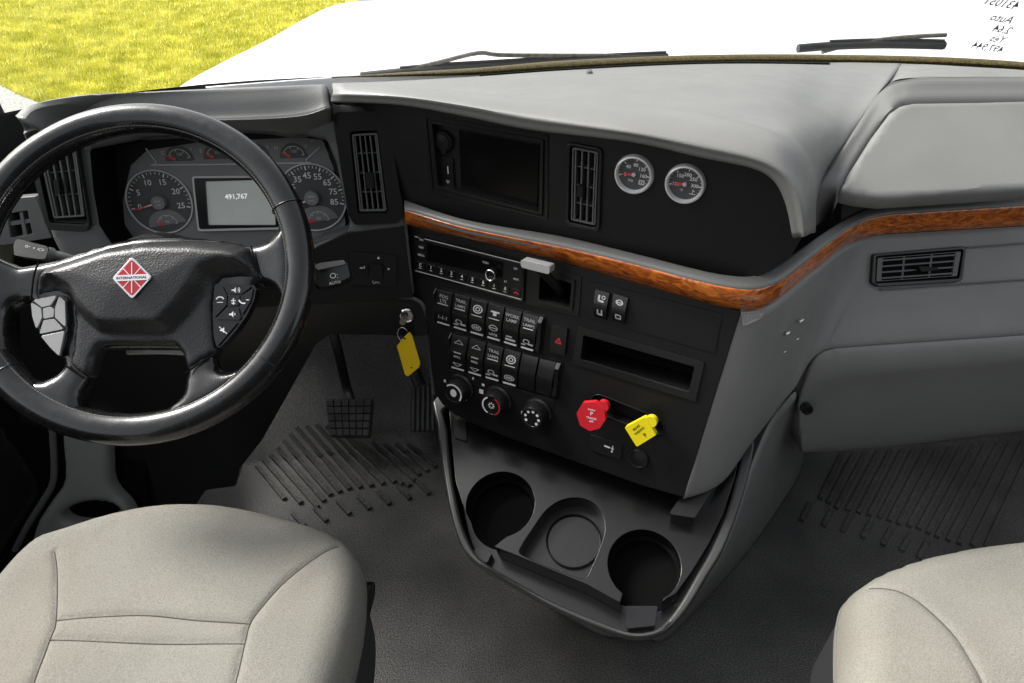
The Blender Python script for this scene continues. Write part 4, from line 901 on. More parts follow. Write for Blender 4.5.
# ================================================================== steering wheel
sw = thing('steering_wheel', 'black leather four-spoke steering wheel with stitched rim and red diamond emblem on its hub', 'steering wheel', WC)
RO, RT = .2312, .0198; RC = RO-RT
def wp(a, r=RC, h=0): return WP.P(r*math.cos(a), r*math.sin(a), h)
mb = MB(); rows = []; nA, nB = 128, 18
for i in range(nA):
    a = 2*math.pi*i/nA; row = []
    d1 = abs((math.degrees(a)-22+180) % 360-180); d2 = abs((math.degrees(a)-158+180) % 360-180); d = min(d1, d2)
    grip = .0012*math.exp(-(d/16)**2)*0
    seam = -.0012*math.exp(-((d-0)/.8)**2)
    low = 1+.07*(sst((-math.sin(a)+.1)/.8)) 
    for k in range(nB):
        b = 2*math.pi*k/nB; rr = RT+grip
        row.append(WP.P((RC+rr*math.cos(b)*low)*math.cos(a), (RC+rr*math.cos(b)*low)*math.sin(a), rr*math.sin(b)))
    rows.append(row)
rows.append(rows[0]); mb.loft(rows, True); rim = mb.build('rim', M['leather'], sw, smooth=80)
# inner seam with stitches
mb = MB(); n = 300
for i in range(n):
    a = 2*math.pi*i/n; ca, sa = math.cos(a), math.sin(a); b = math.radians(142)
    c = Vector((RC+RT*1.0*math.cos(b), RT*math.sin(b)+.0003))
    p = WP.P(c.x*ca, c.x*sa, c.y); t = (WP.ex*(-sa)+WP.ey*ca)
    mb.tube([p-t*.0016, p+t*.0016], .0009, 4, sub=1)
mb.build('stitching', M['thread'], rim, smooth=0, weld=False)
for a0 in (22, 158, -38, -142):
    mb = MB(); a = math.radians(a0)
    ring = [WP.P((RC+(RT*1.02+.0006)*math.cos(b))*math.cos(a), (RC+(RT*1.02+.0006)*math.cos(b))*math.sin(a), (RT+.0006)*math.sin(b)) for b in [2*math.pi*k/24 for k in range(24)]]
    mb.tube(ring, .0009, 6, closed=True, sub=2); mb.build('grip_seam', M['leather'], rim, smooth=70)
# leather spoke body: a disc with four openings
def ang_of(px): u, v = WP.uv(*px); return math.atan2(v, u)
RI = RC-RT*.72
def arc_between(pa, pb, ccw=True, n=30):
    a, b = ang_of(pa), ang_of(pb)
    if ccw and b < a: b += 2*math.pi
    if not ccw and b > a: b -= 2*math.pi
    return [(RI*math.cos(a+(b-a)*k/n), RI*math.sin(a+(b-a)*k/n)) for k in range(n+1)]
top_line = [(18, 266), (28, 264), (38, 262), (66, 255.5), (110, 242.5), (150, 236.5), (199, 237), (232, 241), (252, 245), (268, 241), (278, 232)]
top_hole = arc_between((284, 215), (0, 255), True, 60)+sm(WP.uvs(top_line), 3, False)
left_hole = sm(WP.uvs([(8, 330), (12, 308), (30, 302), (36, 318), (46, 342), (62, 361), (58, 372), (43, 381), (28, 378), (14, 358)]), 4)
bottom_hole = rnd(WP.uvs([(95, 349), (184, 349), (186, 373), (183, 396), (170, 408), (146, 414.5), (118, 416.5), (98, 415), (84, 410), (81, 396), (89, 378)]), .012, 4)
right_hole = sm(WP.uvs([(257, 285), (272, 287), (281, 298), (280, 315), (266, 341), (246, 364), (232, 371), (219, 369), (215, 359), (219, 350), (238, 328), (252, 305)]), 4)
disc = circ((0, 0), RC-RT*.35, 120)
def spoke_h(U, V, D):
    r = np.hypot(U, V)
    return -.004+.012*np.sqrt(np.clip(1-(1-np.clip(D/.016, 0, 1))**2, 0, 1))-.006*np.clip(1-np.abs(r-.12)/.08, 0, 1)+.006*sst((r-.15)/.05)
mb = MB(); mb.puff(WP, disc, -.016, spoke_h, .006, [top_hole, left_hole, bottom_hole, right_hole]); mb.build('spokes', M['leather'], sw, smooth=60)
# airbag cover
pad_px = [(35, 281), (38, 273), (46, 265.5), (66, 259), (88, 251.5), (110, 244.5), (130, 240.5), (150, 238.5), (175, 238), (199, 238.5), (232, 242.5), (250, 247), (256, 262), (260, 280), (250, 279), (235, 277.5), (222, 279), (215, 287), (213, 305), (214, 330), (216.5, 353), (200, 363), (186, 372.5), (181, 354), (174, 345), (100, 345), (94, 356), (88, 379), (76, 373), (66, 365), (70, 350), (72, 325), (71, 306), (66, 297), (55, 292), (40, 294), (33, 298)]
dome_px = [(35, 281), (38, 272), (46, 265), (66, 259), (110, 244.5), (150, 238.5), (199, 238.5), (232, 242.5), (250, 247), (258, 268), (248, 275), (228, 274), (215, 279), (208, 292), (192, 314), (173, 334), (162, 337), (112, 337), (98, 334), (84, 322), (74, 310), (68, 298), (56, 290), (40, 290)]
PADP = WP.off(.008); pad_uv = rnd(PADP.uvs(pad_px), .006, 3); dome_uv = PADP.uvs(dome_px)
def pad_h(U, V, D):
    pts = list(zip(U, V)); ins = inside(pts, dome_uv); dd = dist_to(pts, [dome_uv])
    return -.010+.010*np.sqrt(np.clip(1-(1-np.clip(D/.010, 0, 1))**2, 0, 1))+np.where(ins, .020*sst(dd/.022)+.006*sst(dd/.07), 0)
mb = MB(); mb.puff(PADP, pad_uv, -.022, pad_h, .005); pad = mb.build('airbag_cover', M['padplastic'], sw, smooth=70)
# spoke divider lines
for pts in ([(251, 246), (255, 262), (260, 281)], [(216.5, 353), (200, 363), (186, 373)], [(88, 379), (76, 373), (65, 365)], [(39, 262), (34, 275), (31, 300)]):
    mb = MB(); mb.tube([WP.at(x, y, .008) for x, y in pts], .0013, 6); mb.build('spoke_seam', M['void'], sw)

# small mark under the emblem
def pad_top(px, py): 
    u, v = PADP.uv(px, py, .016); return u, v
EP = PADP.off(.0262)
mb = MB(); 
for pts in ([(127.5, 318), (128, 323), (134.5, 323.2)], [(129, 319), (130, 320)], [(135.5, 321), (136, 319.5)]): mb.tube([EP.at(x, y, .0004) for x, y in pts], .0005, 5)
mb.build('airbag_mark', M['void'], pad)
# emblem
EPt = PADP.off(.0255)
em = [(133.2, 257), (153.5, 277.5), (133.5, 299.8), (113.5, 279)]
eo = rnd(EPt.uvs(em), .004, 3); ec = EPt.uv(133.4, 278.3)
sc = lambda pts, f: [(ec[0]+(p[0]-ec[0])*f, ec[1]+(p[1]-ec[1])*f) for p in pts]
mb = MB(); mb.prism(EPt, eo, -.006, .0035); emb = mb.build('emblem', M['chrome'], pad, bevel=.0012)
mb = MB(); mb.prism(EPt, sc(eo, .87), .003, .0038); mb.build('emblem_field', M['emblemred'], pad, smooth=0)
mb = MB(); R = .0235; 
mb.prism(EPt, [(ec[0]-R*.84, ec[1]-R*.16), (ec[0]+R*.84, ec[1]-R*.16), (ec[0]+R*.98, ec[1]), (ec[0]+R*.84, ec[1]+R*.16), (ec[0]-R*.84, ec[1]+R*.16), (ec[0]-R*.98, ec[1])], .0038, .0044)
mb.box(EPt, ec[0]-R*.025, ec[0]+R*.025, ec[1]+R*.16, ec[1]+R*.85, .0038, .0042); mb.box(EPt, ec[0]-R*.025, ec[0]+R*.025, ec[1]-R*.85, ec[1]-R*.16, .0038, .0042)
for s in (-1, 1):
    for q in (-1, 1): mb.prism(EPt, [(ec[0]+s*R*.12, ec[1]+q*R*.17), (ec[0]+s*R*.17, ec[1]+q*R*.17), (ec[0]+s*R*.50, ec[1]+q*R*.55), (ec[0]+s*R*.46, ec[1]+q*R*.58)], .0038, .0041)
mb.build('emblem_band', M['silver'], pad, smooth=0)
mb = MB(); mb.text(EPt, 'INTERNATIONAL', ec[0], ec[1]-.0002, .0048, .0047, bold=.0001); mb.build('emblem_lettering', M['blackflat'], pad, smooth=0)
# button pods
BPn = WP.off(.006)
def pod(outline, splits, m_, name, label, icons):
    o = rnd(BPn.uvs(outline), .006, 3); b = MB(); b.prism(BPn, o, -.012, .003); p = b.build('button_pod', M['gloss'], sw, bevel=.0015, label=label)
    for k, (poly, ic_) in enumerate(zip(splits, icons)):
        b = MB(); q = rnd(BPn.uvs(poly), .0015, 2); b.prism(BPn, q, .002, .0062); bt = b.build('button', M[m_], p, bevel=.0009)
        uu = (sum(x for x, y in q)/len(q), sum(y for x, y in q)/len(q))
        if ic_:
            w_ = MB(); u, v = uu; H = .0065
            if ic_ == 'cross': w_.box(BPn, u-.003, u+.003, v-.0006, v+.0006, .006, H); w_.box(BPn, u-.0006, u+.0006, v-.003, v+.003, .006, H); w_.prism(BPn, [(u-.003, v-.003), (u+.003, v-.003), (u, v-.0055)], .006, H)
            elif ic_ == 'vol+': w_.prism(BPn, [(u-.006, v-.001), (u-.0035, v-.001), (u-.0005, v-.004), (u-.0005, v+.004), (u-.0035, v+.001), (u-.006, v+.001)], .006, H); arc_ring(w_, BPn, (u, v), .0022, .003, -.8, .8, .006, H, 8); arc_ring(w_, BPn, (u, v), .0042, .005, -.8, .8, .006, H, 8)
            elif ic_ == 'vol-': w_.prism(BPn, [(u-.004, v-.001), (u-.0015, v-.001), (u+.0015, v-.004), (u+.0015, v+.004), (u-.0015, v+.001), (u-.004, v+.001)], .006, H); arc_ring(w_, BPn, (u+.001, v), .0022, .003, -.7, .7, .006, H, 8)
            elif ic_ == 'phone': arc_ring(w_, BPn, (u-.002, v+.003), .005, .0068, math.radians(190), math.radians(290), .006, H, 10); w_.box(BPn, u+.001, u+.005, v+.001, v+.002, .006, H)
            elif ic_ == 'phone2': arc_ring(w_, BPn, (u, v-.002), .004, .0058, math.radians(20), math.radians(160), .006, H, 10); w_.box(BPn, u-.004, u+.004, v-.005, v-.004, .006, H)
            elif ic_ == 'mute': w_.prism(BPn, [(u-.004, v-.001), (u-.0015, v-.001), (u+.0015, v-.004), (u+.0015, v+.004), (u-.0015, v+.001), (u-.004, v+.001)], .006, H); tick(w_, BPn, (u, v), math.radians(-45), -.007, .007, .001, .006, H+.0002)
            w_.build('marking', M['white'], bt, smooth=0)
    return p
L_out = [(32, 301), (62, 294.5), (69, 300), (70, 318), (68, 338), (63, 359), (52, 349), (41, 331), (35, 317)]
L_sp = [[(36, 301), (60, 296.2), (53.5, 306), (45, 308)], [(34, 303), (44, 309), (45, 318), (39.5, 330), (35.5, 317)], [(46, 309), (54, 307.5), (57, 310), (56.5, 317.5), (46.5, 319.5)], [(62, 297), (67.8, 302), (68.5, 328), (58, 318), (58, 309)], [(46.5, 321), (57, 319.5), (66.5, 329.5), (42.5, 334.5)], [(43.5, 336.5), (67.5, 331.5), (62.3, 357), (53, 348)]]
pod(L_out, L_sp, 'podsheen', 'pod', 'pod of black buttons coloured pale for their sheen', [None]*6)
R_out = [(219, 286), (228, 284), (257.5, 286), (255, 300), (247, 317), (235, 333), (218, 351), (214.5, 335), (213.5, 315), (215, 295)]
R_sp = [[(226, 286), (254, 287), (243, 295), (230, 294.5)], [(218, 289), (224, 287), (228.5, 296), (228, 306), (216, 318.5), (215.6, 304)], [(230, 296), (241.5, 296.5), (240, 306.5), (229, 306.5)], [(255, 288.5), (252, 302), (243.5, 316), (241.5, 307), (243, 296.5)], [(228, 308.5), (240, 308.5), (242.5, 318), (241, 320.5), (217, 320)], [(216, 322.5), (240, 323), (219, 347.5)]]
pod(R_out, R_sp, 'gloss', 'pod', 'pod of black buttons with white symbols', ['vol+', 'phone2', 'cross', 'phone', 'vol-', 'mute'])
# ================================================================== steering column and stalks
sc_ = thing('steering_column', 'black steering column with a wiper stalk on one side and a shift stalk on the other', 'steering column', WP.P(0, 0, -.1))
mb = MB(); mb.lathe(WC, WP.n, [(.0001, -.02), (.055, -.022), (.066, -.05), (.075, -.10), (.078, -.17), (.06, -.21), (.04, -.30), (.035, -.42), (.0001, -.42)], 40); mb.build('shroud', M['black'], sc_, smooth=45)
mb = MB()
for k in range(8): mb.lathe(WC, WP.n, [(.044, -.235-.016*k), (.050, -.239-.016*k), (.044, -.246-.016*k)], 36)
mb.build('bellows_rib', M['rubber'], sc_, smooth=50, weld=False)
mb = MB(); lp = WP.off(-.05)
mb.tube([lp.at(128, 351), lp.at(162, 350.5), lp.at(192, 352)], .0055, 12); mb.build('tilt_lever', M['greysilver'], sc_, smooth=60)
M['stalkgrey'] = mat('stalk_top_grey', (.11, .11, .108), .4)
# wiper and light stalk
SL = WP.off(-.055)
mb = MB(); o = rnd(SL.uvs([(20, 240), (50, 247.5), (52, 251), (49, 260.5), (40, 260), (18, 256.5), (17.5, 247)]), .004, 3); mb.prism(SL, o, -.012, .008); st_ = mb.build('stalk', M['trimgrey'], sc_, bevel=.0035, seg=3)
mb = MB(); mb.tube([SL.at(49, 254, -.002), SL.at(64, 257, -.006), SL.at(95, 268, -.02)], [.010, .0065, .007], 12, sub=4); mb.build('stalk_arm', M['trimgrey'], st_, smooth=60)
mb = MB(); 
for x, y, t in ((28, 246, 'o-'), (34, 248.3, '•'), (41, 250, '<>')):
    u, v = SL.uv(x, y, .008); mb.text(SL, t, u, v, .009, .0084, rot=-.2)
mb.build('marking', M['white'], st_, smooth=0)
SR = WP.off(-.06)
mb = MB(); mb.prism(SR, rnd(SR.uvs([(314, 268), (320, 265), (345, 262), (348, 264), (351.5, 278), (335, 285), (321, 288.5), (316, 284)]), .004, 3), -.02, .008); st2 = mb.build('stalk', M['semi'], sc_, bevel=.004, seg=3)
mb = MB(); mb.prism(SR, rnd(SR.uvs([(315, 267.5), (322, 264.5), (345, 261.5), (347.5, 265.5), (320, 271.5)]), .002, 2), .002, .0105); mb.build('stalk_top', M['stalkgrey'], st2, bevel=.002)
mb = MB(); mb.tube([SR.at(318, 284, -.008), SR.at(300, 285, -.015), SR.at(262, 284, -.03)], .008, 12); mb.build('stalk_arm', M['black'], st2, smooth=60)
mb = MB(); u, v = SR.uv(334, 276, .008); mb.text(SR, 'O:', u, v, .012, .0084, rot=.1); u, v = SR.uv(335, 283, .008); mb.text(SR, 'AUTO', u, v, .006, .0084, rot=.15); mb.build('marking', M['print'], st2, smooth=0)
# ================================================================== cup holder console
cc = thing('cup_holder_console', 'glossy black console with three cup wells below the control panel on a grey pedestal', 'console', (.25, .72, 0))
rim_o = [(441, 400), (440, 430), (444, 465), (449, 497), (455, 525), (463, 549), (473, 563), (487, 574), (515, 590), (546, 607), (575, 620.5), (603, 632), (622, 638.5), (636, 641), (650, 640), (664, 635), (676, 625), (690, 607), (706, 580), (721, 555), (735, 520), (747, 480), (753, 445), (745, 425), (640, 425), (520, 395)]
rim_i = [(448, 404), (447, 430), (450, 465), (455, 497), (461, 523), (469, 543), (478, 556), (492, 567), (520, 583), (548, 599), (578, 612.5), (604, 623), (622, 630), (636, 632.5), (648, 631.5), (659, 627.5), (669, 618), (682, 600), (697, 574), (711, 550), (726, 514), (737, 474), (742, 447), (735, 433), (640, 433), (520, 402)]
ro, ri = sm(CP.uvs(rim_o, -.024), 3), sm(CP.uvs(rim_i), 3)
rm = [lerp2(a, b, .6) for a, b in zip(ro, ri)]
rcx, rcy = sum(p[0] for p in ri)/len(ri), sum(p[1] for p in ri)/len(ri)
mb = MB(); mb.prism(CP, ro, -.026, .0, [ri]); mb.build('rim', M['rimgrey'], cc, bevel=.005, seg=3)
mb = MB(); shr = lambda f, h: [CP.P(rcx+(u-rcx)*f, rcy+(v-rcy)*f, h) for u, v in rm]
mb.loft([shr(1, -.020), shr(.985, -.045), shr(.96, -.064), shr(.94, -.07), shr(.3, -.07), shr(.001, -.07)], True); mb.loft([shr(.99, -.016), shr(.975, -.045), shr(.955, -.060), shr(.3, -.060), shr(.001, -.060)], True); mb.build('tray', M['console'], cc, smooth=50)
def ell(c, rx, ry, a0, a1, n=24): return [(c[0]+rx*math.cos(math.radians(a0+(a1-a0)*k/n)), c[1]+ry*math.sin(math.radians(a0+(a1-a0)*k/n))) for k in range(n+1)]
# plate with a notch for the first and third well (angles run clockwise in the photo)
def cup_arc(c_, rx, a0, a1, n=36):
    c = CP.uv(*c_); R_ = abs(CP.uv(c_[0]+rx, c_[1])[0]-CP.uv(c_[0]-rx, c_[1])[0])/2/abs(_R.dot(sdir))*.5+math.dist(CP.uv(c_[0]+rx, c_[1]), CP.uv(c_[0]-rx, c_[1]))/4
    return c, R_
CUP = [cup_arc((500, 503), 33.5, 0, 0), cup_arc((572, 533), 31, 0, 0), cup_arc((644, 564), 36, 0, 0)]
def uvang(c, px):
    p = CP.uv(*px); return math.atan2(p[1]-c[1], p[0]-c[0])
def round_cup(k, pin_, pout):
    c, R_ = CUP[k]; a0, a1 = uvang(c, pin_), uvang(c, pout)
    while a1 > a0: a1 -= 2*math.pi
    return circ(c, R_, 36, None, a0, a1, True), a1, a0
e1, e1a, e1b = round_cup(0, (469, 514), (507, 537)); e3, e3a, e3b = round_cup(2, (622, 594), (664, 597))
pre = CP.uvs([(449, 410), (451, 440), (455, 480), (461, 500)]); mid_ = CP.uvs([(504, 538), (494, 546), (519, 556), (545, 567), (587, 584), (612, 598), (620, 602)])
post = CP.uvs([(662, 601), (676, 593), (692, 571), (709, 543), (723, 514), (735, 478), (740, 450), (733, 436), (640, 434), (520, 404)])
plate_uv = pre+e1+mid_+e3+post
cup2 = sm([(545.6, 510), (560, 500), (576, 497), (591, 500.5), (601, 511), (605, 529), (599, 549), (591, 567.5), (586, 577), (578, 577), (550, 567), (523, 555), (520, 548), (534, 526)], 3)
# cup walls need the hole; first and third are part of the outline
mb = MB(); mb.prism(CP, plate_uv, -.059, -.002, [CP.uvs(cup2)]); mb.build('holder_plate', M['console'], cc, bevel=.003, seg=3)
for k, lab in ((0, None), (1, 'shallow cup well with a wide flat front'), (2, None)):
    c, R_ = CUP[k]; b = MB(); nn = CP.n
    if k == 1:
        b.lathe(CP.P(*c), nn, [(R_*.90, -.040), (R_*.90, -.034), (R_*.87, -.033), (R_*.85, -.036), (R_*.84, -.0395), (.0001, -.0395)], 48, CP.ex)
        b.prism(CP, CP.uvs(cup2), -.05, -.0405)
    else:
        A0, A1 = (e1a+.05, e1b-.05) if k == 0 else (e3a+.05, e3b-.05)
        n_ = 40; rows_ = [[CP.P(c[0]+R_*f*math.cos(A0+(A1-A0)*q/n_), c[1]+R_*f*math.sin(A0+(A1-A0)*q/n_), h) for q in range(n_+1)] for f, h in ((1.0, -.034), (.93, -.035), (.91, -.037), (.91, -.041), (1.0, -.041))]
        b.loft(rows_); b.lathe(CP.P(*c), nn, [(R_*1.03, -.058), (.0001, -.058)], 40, CP.ex)
    b.build('cup_holder', M['semi'] if k == 1 else M['void'], cc, smooth=45, label=lab)  # round wells coloured near-black for the shade inside them
for qd in ([(475, 545), (491, 551), (486, 561), (471, 555)], [(625, 604), (658, 604), (655, 624), (627, 627)]):
    b = MB(); q = [CP.uv(x, y, -.03) for x, y in qd]; b.prism(CP, rnd(q, .003), -.059, -.040); b.build('notch_step', M['console'], cc, bevel=.003)
mb = MB(); mb.prism(CP, rnd(CP.uvs([(668, 522), (693, 526), (716, 490), (712, 480), (690, 490)]), .004), -.003, .035); mb.build('support_post', M['semi'], cc, bevel=.004)
mb = MB(); mb.prism(CP, rnd(CP.uvs([(453, 418), (466, 421), (467, 442), (455, 438)]), .003), -.004, .003); mb.build('corner_pad', M['semi'], cc, bevel=.002)
# pedestal
pt = [(446, 440), (455, 510), (475, 556), (546, 603), (603, 628), (636, 639), (664, 634), (690, 606.5), (706, 580), (721, 555), (735, 520), (748, 478), (770, 425), (790, 399), (797, 392)]
pz = [.335]*11+[.37, .44, .49, .50]
ptop = [CP.at(x, y, -.055) if i < 11 else Zp(x, y, z) for i, ((x, y), z) in enumerate(zip(pt, pz))]
cen = Vector((.30, .80, 0))
pin = [p.lerp(Vector((cen.x, cen.y, p.z)), .20 if i < 3 else .24 if i < 6 else .14 if i == 6 else .05 if i == 7 else .006) for i, p in enumerate(ptop)]
fl = {6: (666, 640), 7: (697, 609), 8: (722, 582), 9: (742, 560), 10: (763, 532), 11: (783, 503), 12: (795, 484), 13: (802, 468), 14: (804, 458)}
pbot = []
for i, p in enumerate(ptop):
    if i in fl: pbot.append(Zp(*fl[i], 0.0))
    else: q = p.lerp(Vector((cen.x, cen.y, p.z)), .5); pbot.append(Vector((q.x, q.y, 0)))
pbot[5] = pbot[6].lerp(pbot[4], .35)
mb = MB(); mb.surf([pin, [a.lerp(b, .33) for a, b in zip(pin, pbot)], [a.lerp(b, .7) for a, b in zip(pin, pbot)], pbot], 4, 4); mb.build('pedestal', M['mid'], cc, smooth=60, face=True, solid=.003)
# ================================================================== ignition key and tag
ky = thing('ignition_key', 'ignition key in its lock with a plain amber plastic tag hanging from a ring', 'key', KP.at(407, 314, .01))
mb = MB(); u, v = KP.uv(404.5, 316.5, .02)
mb.prism(Plane(KP.P(u, v, .018), (1, 0, 0), (0, 1, 0)), [(-.020, -.004), (.006, -.004), (.006, .004), (-.020, .004)], -.001, .001); 
mb.prism(KP.off(.012), stadium((KP.uv(407, 314.5)[0]-.004, KP.uv(407, 314.5)[1]-.001), (KP.uv(403, 317.5)[0], KP.uv(403, 317.5)[1]-.003), .006), 0, .0025); mb.build('blade', M['key'], ky, bevel=.0005)
KT = KP.off(.024)
mb = MB(); c = KT.uv(403, 334); mb.tube([KT.P(c[0]+.0098*math.cos(a), c[1]+.0135*math.sin(a), .002*math.sin(a*2)) for a in [2*math.pi*k/20 for k in range(20)]], .0008, 6, closed=True, sub=2); mb.build('ring', M['chrome'], ky, smooth=70)
mb = MB(); hol = circ(KT.uv(404.5, 338.5), .0026, 12); h2 = circ(KT.uv(411.5, 367.5), .0022, 12)
mb.prism(KT, rnd(KT.uvs([(397, 346), (401, 340.5), (409.5, 331.5), (412, 335), (420.3, 363), (419, 367), (407.5, 376.5), (405, 374)]), .003, 3), -.001, .0012, [hol, h2]); mb.build('tag', M['tag'], ky, bevel=.0005)
# ================================================================== pedals
bp = thing('brake_pedal', 'black rubber brake pedal with a square grid tread below the knee panel', 'pedal', Yp(350, 437, 1.24))
PP = Plane(Yp(350, 417, 1.25), (0, -math.cos(math.radians(48)), math.sin(math.radians(48))), (1, 0, 0))
q = PP.uvs([(325, 399), (373.5, 398.5), (370.5, 437.5), (330, 437.5)])
mb = MB(); mb.prism(PP, rnd(q, .008, 3), -.014, 0); mb.build('pad', M['rubber'], bp, bevel=.003)
mb = MB()
for i in range(6):
    for j in range(5): mb.prism(PP, cell(q, .03+i*.158, .03+i*.158+.14, .03+j*.19, .03+j*.19+.16), -.001, .0045)
mb.build('tread', M['tread'], bp, bevel=.0012, weld=False)
mb = MB(); mb.tube([PP.at(352, 402, -.012), PP.at(346, 385, -.02), Yp(338, 350, 1.33), Yp(330, 320, 1.40)], .012, 10); mb.build('arm', M['rubber'], bp)
ap = thing('accelerator_pedal', 'narrow black accelerator pedal with lengthwise ribs beside the control panel', 'pedal', Yp(422, 433, 1.22))
PA = Plane(Yp(422, 412, 1.25), (0, -math.cos(math.radians(45)), math.sin(math.radians(45))), (1, 0, 0))
q = PA.uvs([(411, 386), (437, 383), (437, 432), (410, 432)])
mb = MB(); mb.prism(PA, rnd(q, .006, 3), -.014, 0); mb.build('pad', M['rubber'], ap, bevel=.003)
mb = MB()
for i in range(5): mb.prism(PA, cell(q, .05+i*.185, .05+i*.185+.11, .03, .97), -.001, .005)
mb.build('tread', M['tread'], ap, bevel=.0012, weld=False)
mb = MB(); mb.tube([PA.at(424, 392, -.014), Yp(415, 375, 1.36), Yp(405, 345, 1.44)], .016, 10); mb.build('arm', M['rubber'], ap)
# ================================================================== lower column pieces by the driver's feet
kt = thing('kick_trim', 'dark grey footwell trim with an oval opening in front of the driver seat', 'trim panel', Yp(90, 520, .92))
KK = Plane(Yp(95, 480, .92), (.12, -1, .25), (1, 0, 0))
op = KK.uv(93, 512); opx = abs(KK.uv(121, 512)[0]-op[0])
mb = MB(); mb.puff(KK, sm(KK.uvs([(64, 430), (80, 424), (106, 428), (111, 455), (112, 478), (118, 492), (131, 506), (140, 530), (135, 570), (40, 570), (36, 530), (53, 500), (66, 478)]), 3), -.02, lambda U, V, D: .012*np.sqrt(1-(1-np.clip(D/.018, 0, 1))**2), .006, [circ(op, opx, 28, opx*.55)]); mb.build('body', M['mid'], kt, smooth=60)
mb = MB(); mb.prism(KK.off(-.03), KK.uvs([(40, 470), (140, 470), (150, 580), (30, 580)]), -.01, 0); mb.build('pocket_back', M['void'], kt, smooth=0)
mb = MB(); mb.tube([KK.at(x, y, .0) for x, y in ((52, 425), (54, 460), (53, 482), (45, 498), (28, 525), (15, 550))], .006, 8); mb.build('edge_strip', M['trimgrey'], kt, smooth=60)
bx = thing('column_cover', 'tall narrow black cover standing on the floor under the steering wheel', 'cover', Yp(218, 486, 1.0))
BX = Plane(Yp(218, 450, 1.0), (.1, -1, .15), (1, 0, 0))
mb = MB(); mb.prism(BX, rnd(BX.uvs([(203, 395), (236.5, 395), (235, 476), (229, 486), (208, 486)]), .006, 3), -.06, 0); mb.build('body', M['semi'], bx, bevel=.006, seg=3)
cs2 = thing('column_brace', 'pair of thin black braces converging to a foot under the wheel', 'brace', Yp(182, 500, .98))
for pts in (((175, 432), (179, 498)), ((191, 432), (186, 490))):
    mb = MB(); mb.tube([Yp(x, y, .98) for x, y in pts], .005, 8, sub=1); mb.build('brace_rod', M['semi'], cs2)
mb = MB(); mb.box(HP(0), Yp(182, 500, .98).x-.03, Yp(182, 500, .98).x+.03, .95, 1.01, -.0, .012); mb.build('foot', M['semi'], cs2, bevel=.002)
# ================================================================== seats
def seat(name, label, outline, seams, px_plane, spc=.009):
    base = HP(px_plane); o = sm(base.uvs(outline), 3); us = [p[0] for p in o]; vs = [p[1] for p in o]
    t = thing(name, label, 'seat', (sum(us)/len(us), sum(vs)/len(vs), 0), 'grey-beige cloth seats')
    SM = [base.uvs(s, .022) for s in seams]
    SMs = [sm(s, 5, False) for s in SM]
    def h(U, V, D):
        pts = list(zip(U, V)); ds = dist_to(pts, SMs, closed=False)
        e = np.sqrt(np.clip(1-(1-np.clip(D/.045, 0, 1))**2, 0, 1))
        return -.030+.048*e+.008*sst(D/.18)-.0035*np.exp(-(ds/.0035)**2)+.0018*np.sin(U*23+1)*np.sin(V*19)*sst(D/.06)
    ex = [p for s in SMs for p in sm(s, 3, False)]
    ex += [(p[0]+dx, p[1]+dy) for p in ex for dx, dy in ((.004, .0), (-.004, 0), (0, .004), (0, -.004))]
    b = MB(); b.puff(base, o, -.06, h, spc, extra=ex); cu = b.build('cushion', M['seat'], t, smooth=80)
    # stitch lines lying in the grooves
    b = MB()
    for s in SMs:
        n = np.array(s); hh = h(n[:, 0], n[:, 1], dist_to(s, [o])); P = [base.P(a, c, float(q)+.0006) for (a, c), q in zip(s, hh)]
        b.tube(P, .0008, 5, sub=1)
    b.build('seam', M['seamthread'], cu, smooth=60, weld=False)
    cx, cy = sum(us)/len(us), sum(vs)/len(vs)
    inn_ = [(cx+(a-cx)*.985, cy+(c-cy)*.985) for a, c in o]
    b = MB(); b.prism(base, inn_, -.19, -.045); b.build('side_skirt', M['seatside'], t, bevel=.01)
    b = MB(); inn2 = [(cx+(a-cx)*.75, cy+(c-cy)*.7) for a, c in o]; b.prism(base, inn2, -px_plane+.01, -.19); b.build('base', M['blackflat'], t, bevel=.004)
    # piping stitches round the lower edge
    P = [base.P(cx+(a-cx)*1.0, cy+(c-cy)*1.0, -.047) for a, c in o]
    b = MB(); b.tube(P, .0022, 6, closed=True, sub=1); b.build('piping', M['thread'], cu, smooth=60)
    return t, base
dr_o = [(0, 566), (34, 535), (67, 523), (111, 509.5), (155, 501), (190, 499), (225, 501), (262, 508), (308, 520), (340, 533), (356, 549), (361, 570), (359, 606), (352, 643), (338, 690), (300, 800), (60, 830), (-110, 790), (-75, 690), (-40, 620)]
dr_s = [[(53, 550), (56, 572), (56, 620), (50, 641), (34, 684), (10, 740)], [(337, 540), (308, 560), (282, 583), (260, 609), (250, 624), (245, 643), (235, 684), (215, 740)], [(55.6, 620.7), (100, 617.5), (148, 616), (200, 621), (250.5, 624)], [(50, 640.5), (159, 644), (245, 644)]]
ds_, dbase = seat('driver_seat', 'grey-beige cloth driver seat with black sides behind the steering wheel', dr_o, dr_s, .475)
b = MB(); LPn = Plane(dbase.P(*dbase.uv(358, 612, -.09), -.09), (1, -.15, 0), (.15, 1, 0))
b.prism(LPn, stadium((-.025, 0), (.03, 0), .017), 0, .014); b.build('adjuster', M['black'], ds_, bevel=.004, seg=3)
b = MB(); b.lathe(LPn.P(-.095, -.03, 0), LPn.n, [(.0001, .012), (.012, .012), (.014, .006), (.014, -.01)], 20); b.build('pivot_cap', M['chrome'], ds_, smooth=40)
ps_o = [(849, 690), (847, 640), (848, 606), (855, 586), (878, 570), (917, 555), (965, 544), (1024, 536), (1090, 530), (1170, 545), (1230, 600), (1250, 700), (1200, 800), (900, 830), (850, 760)]
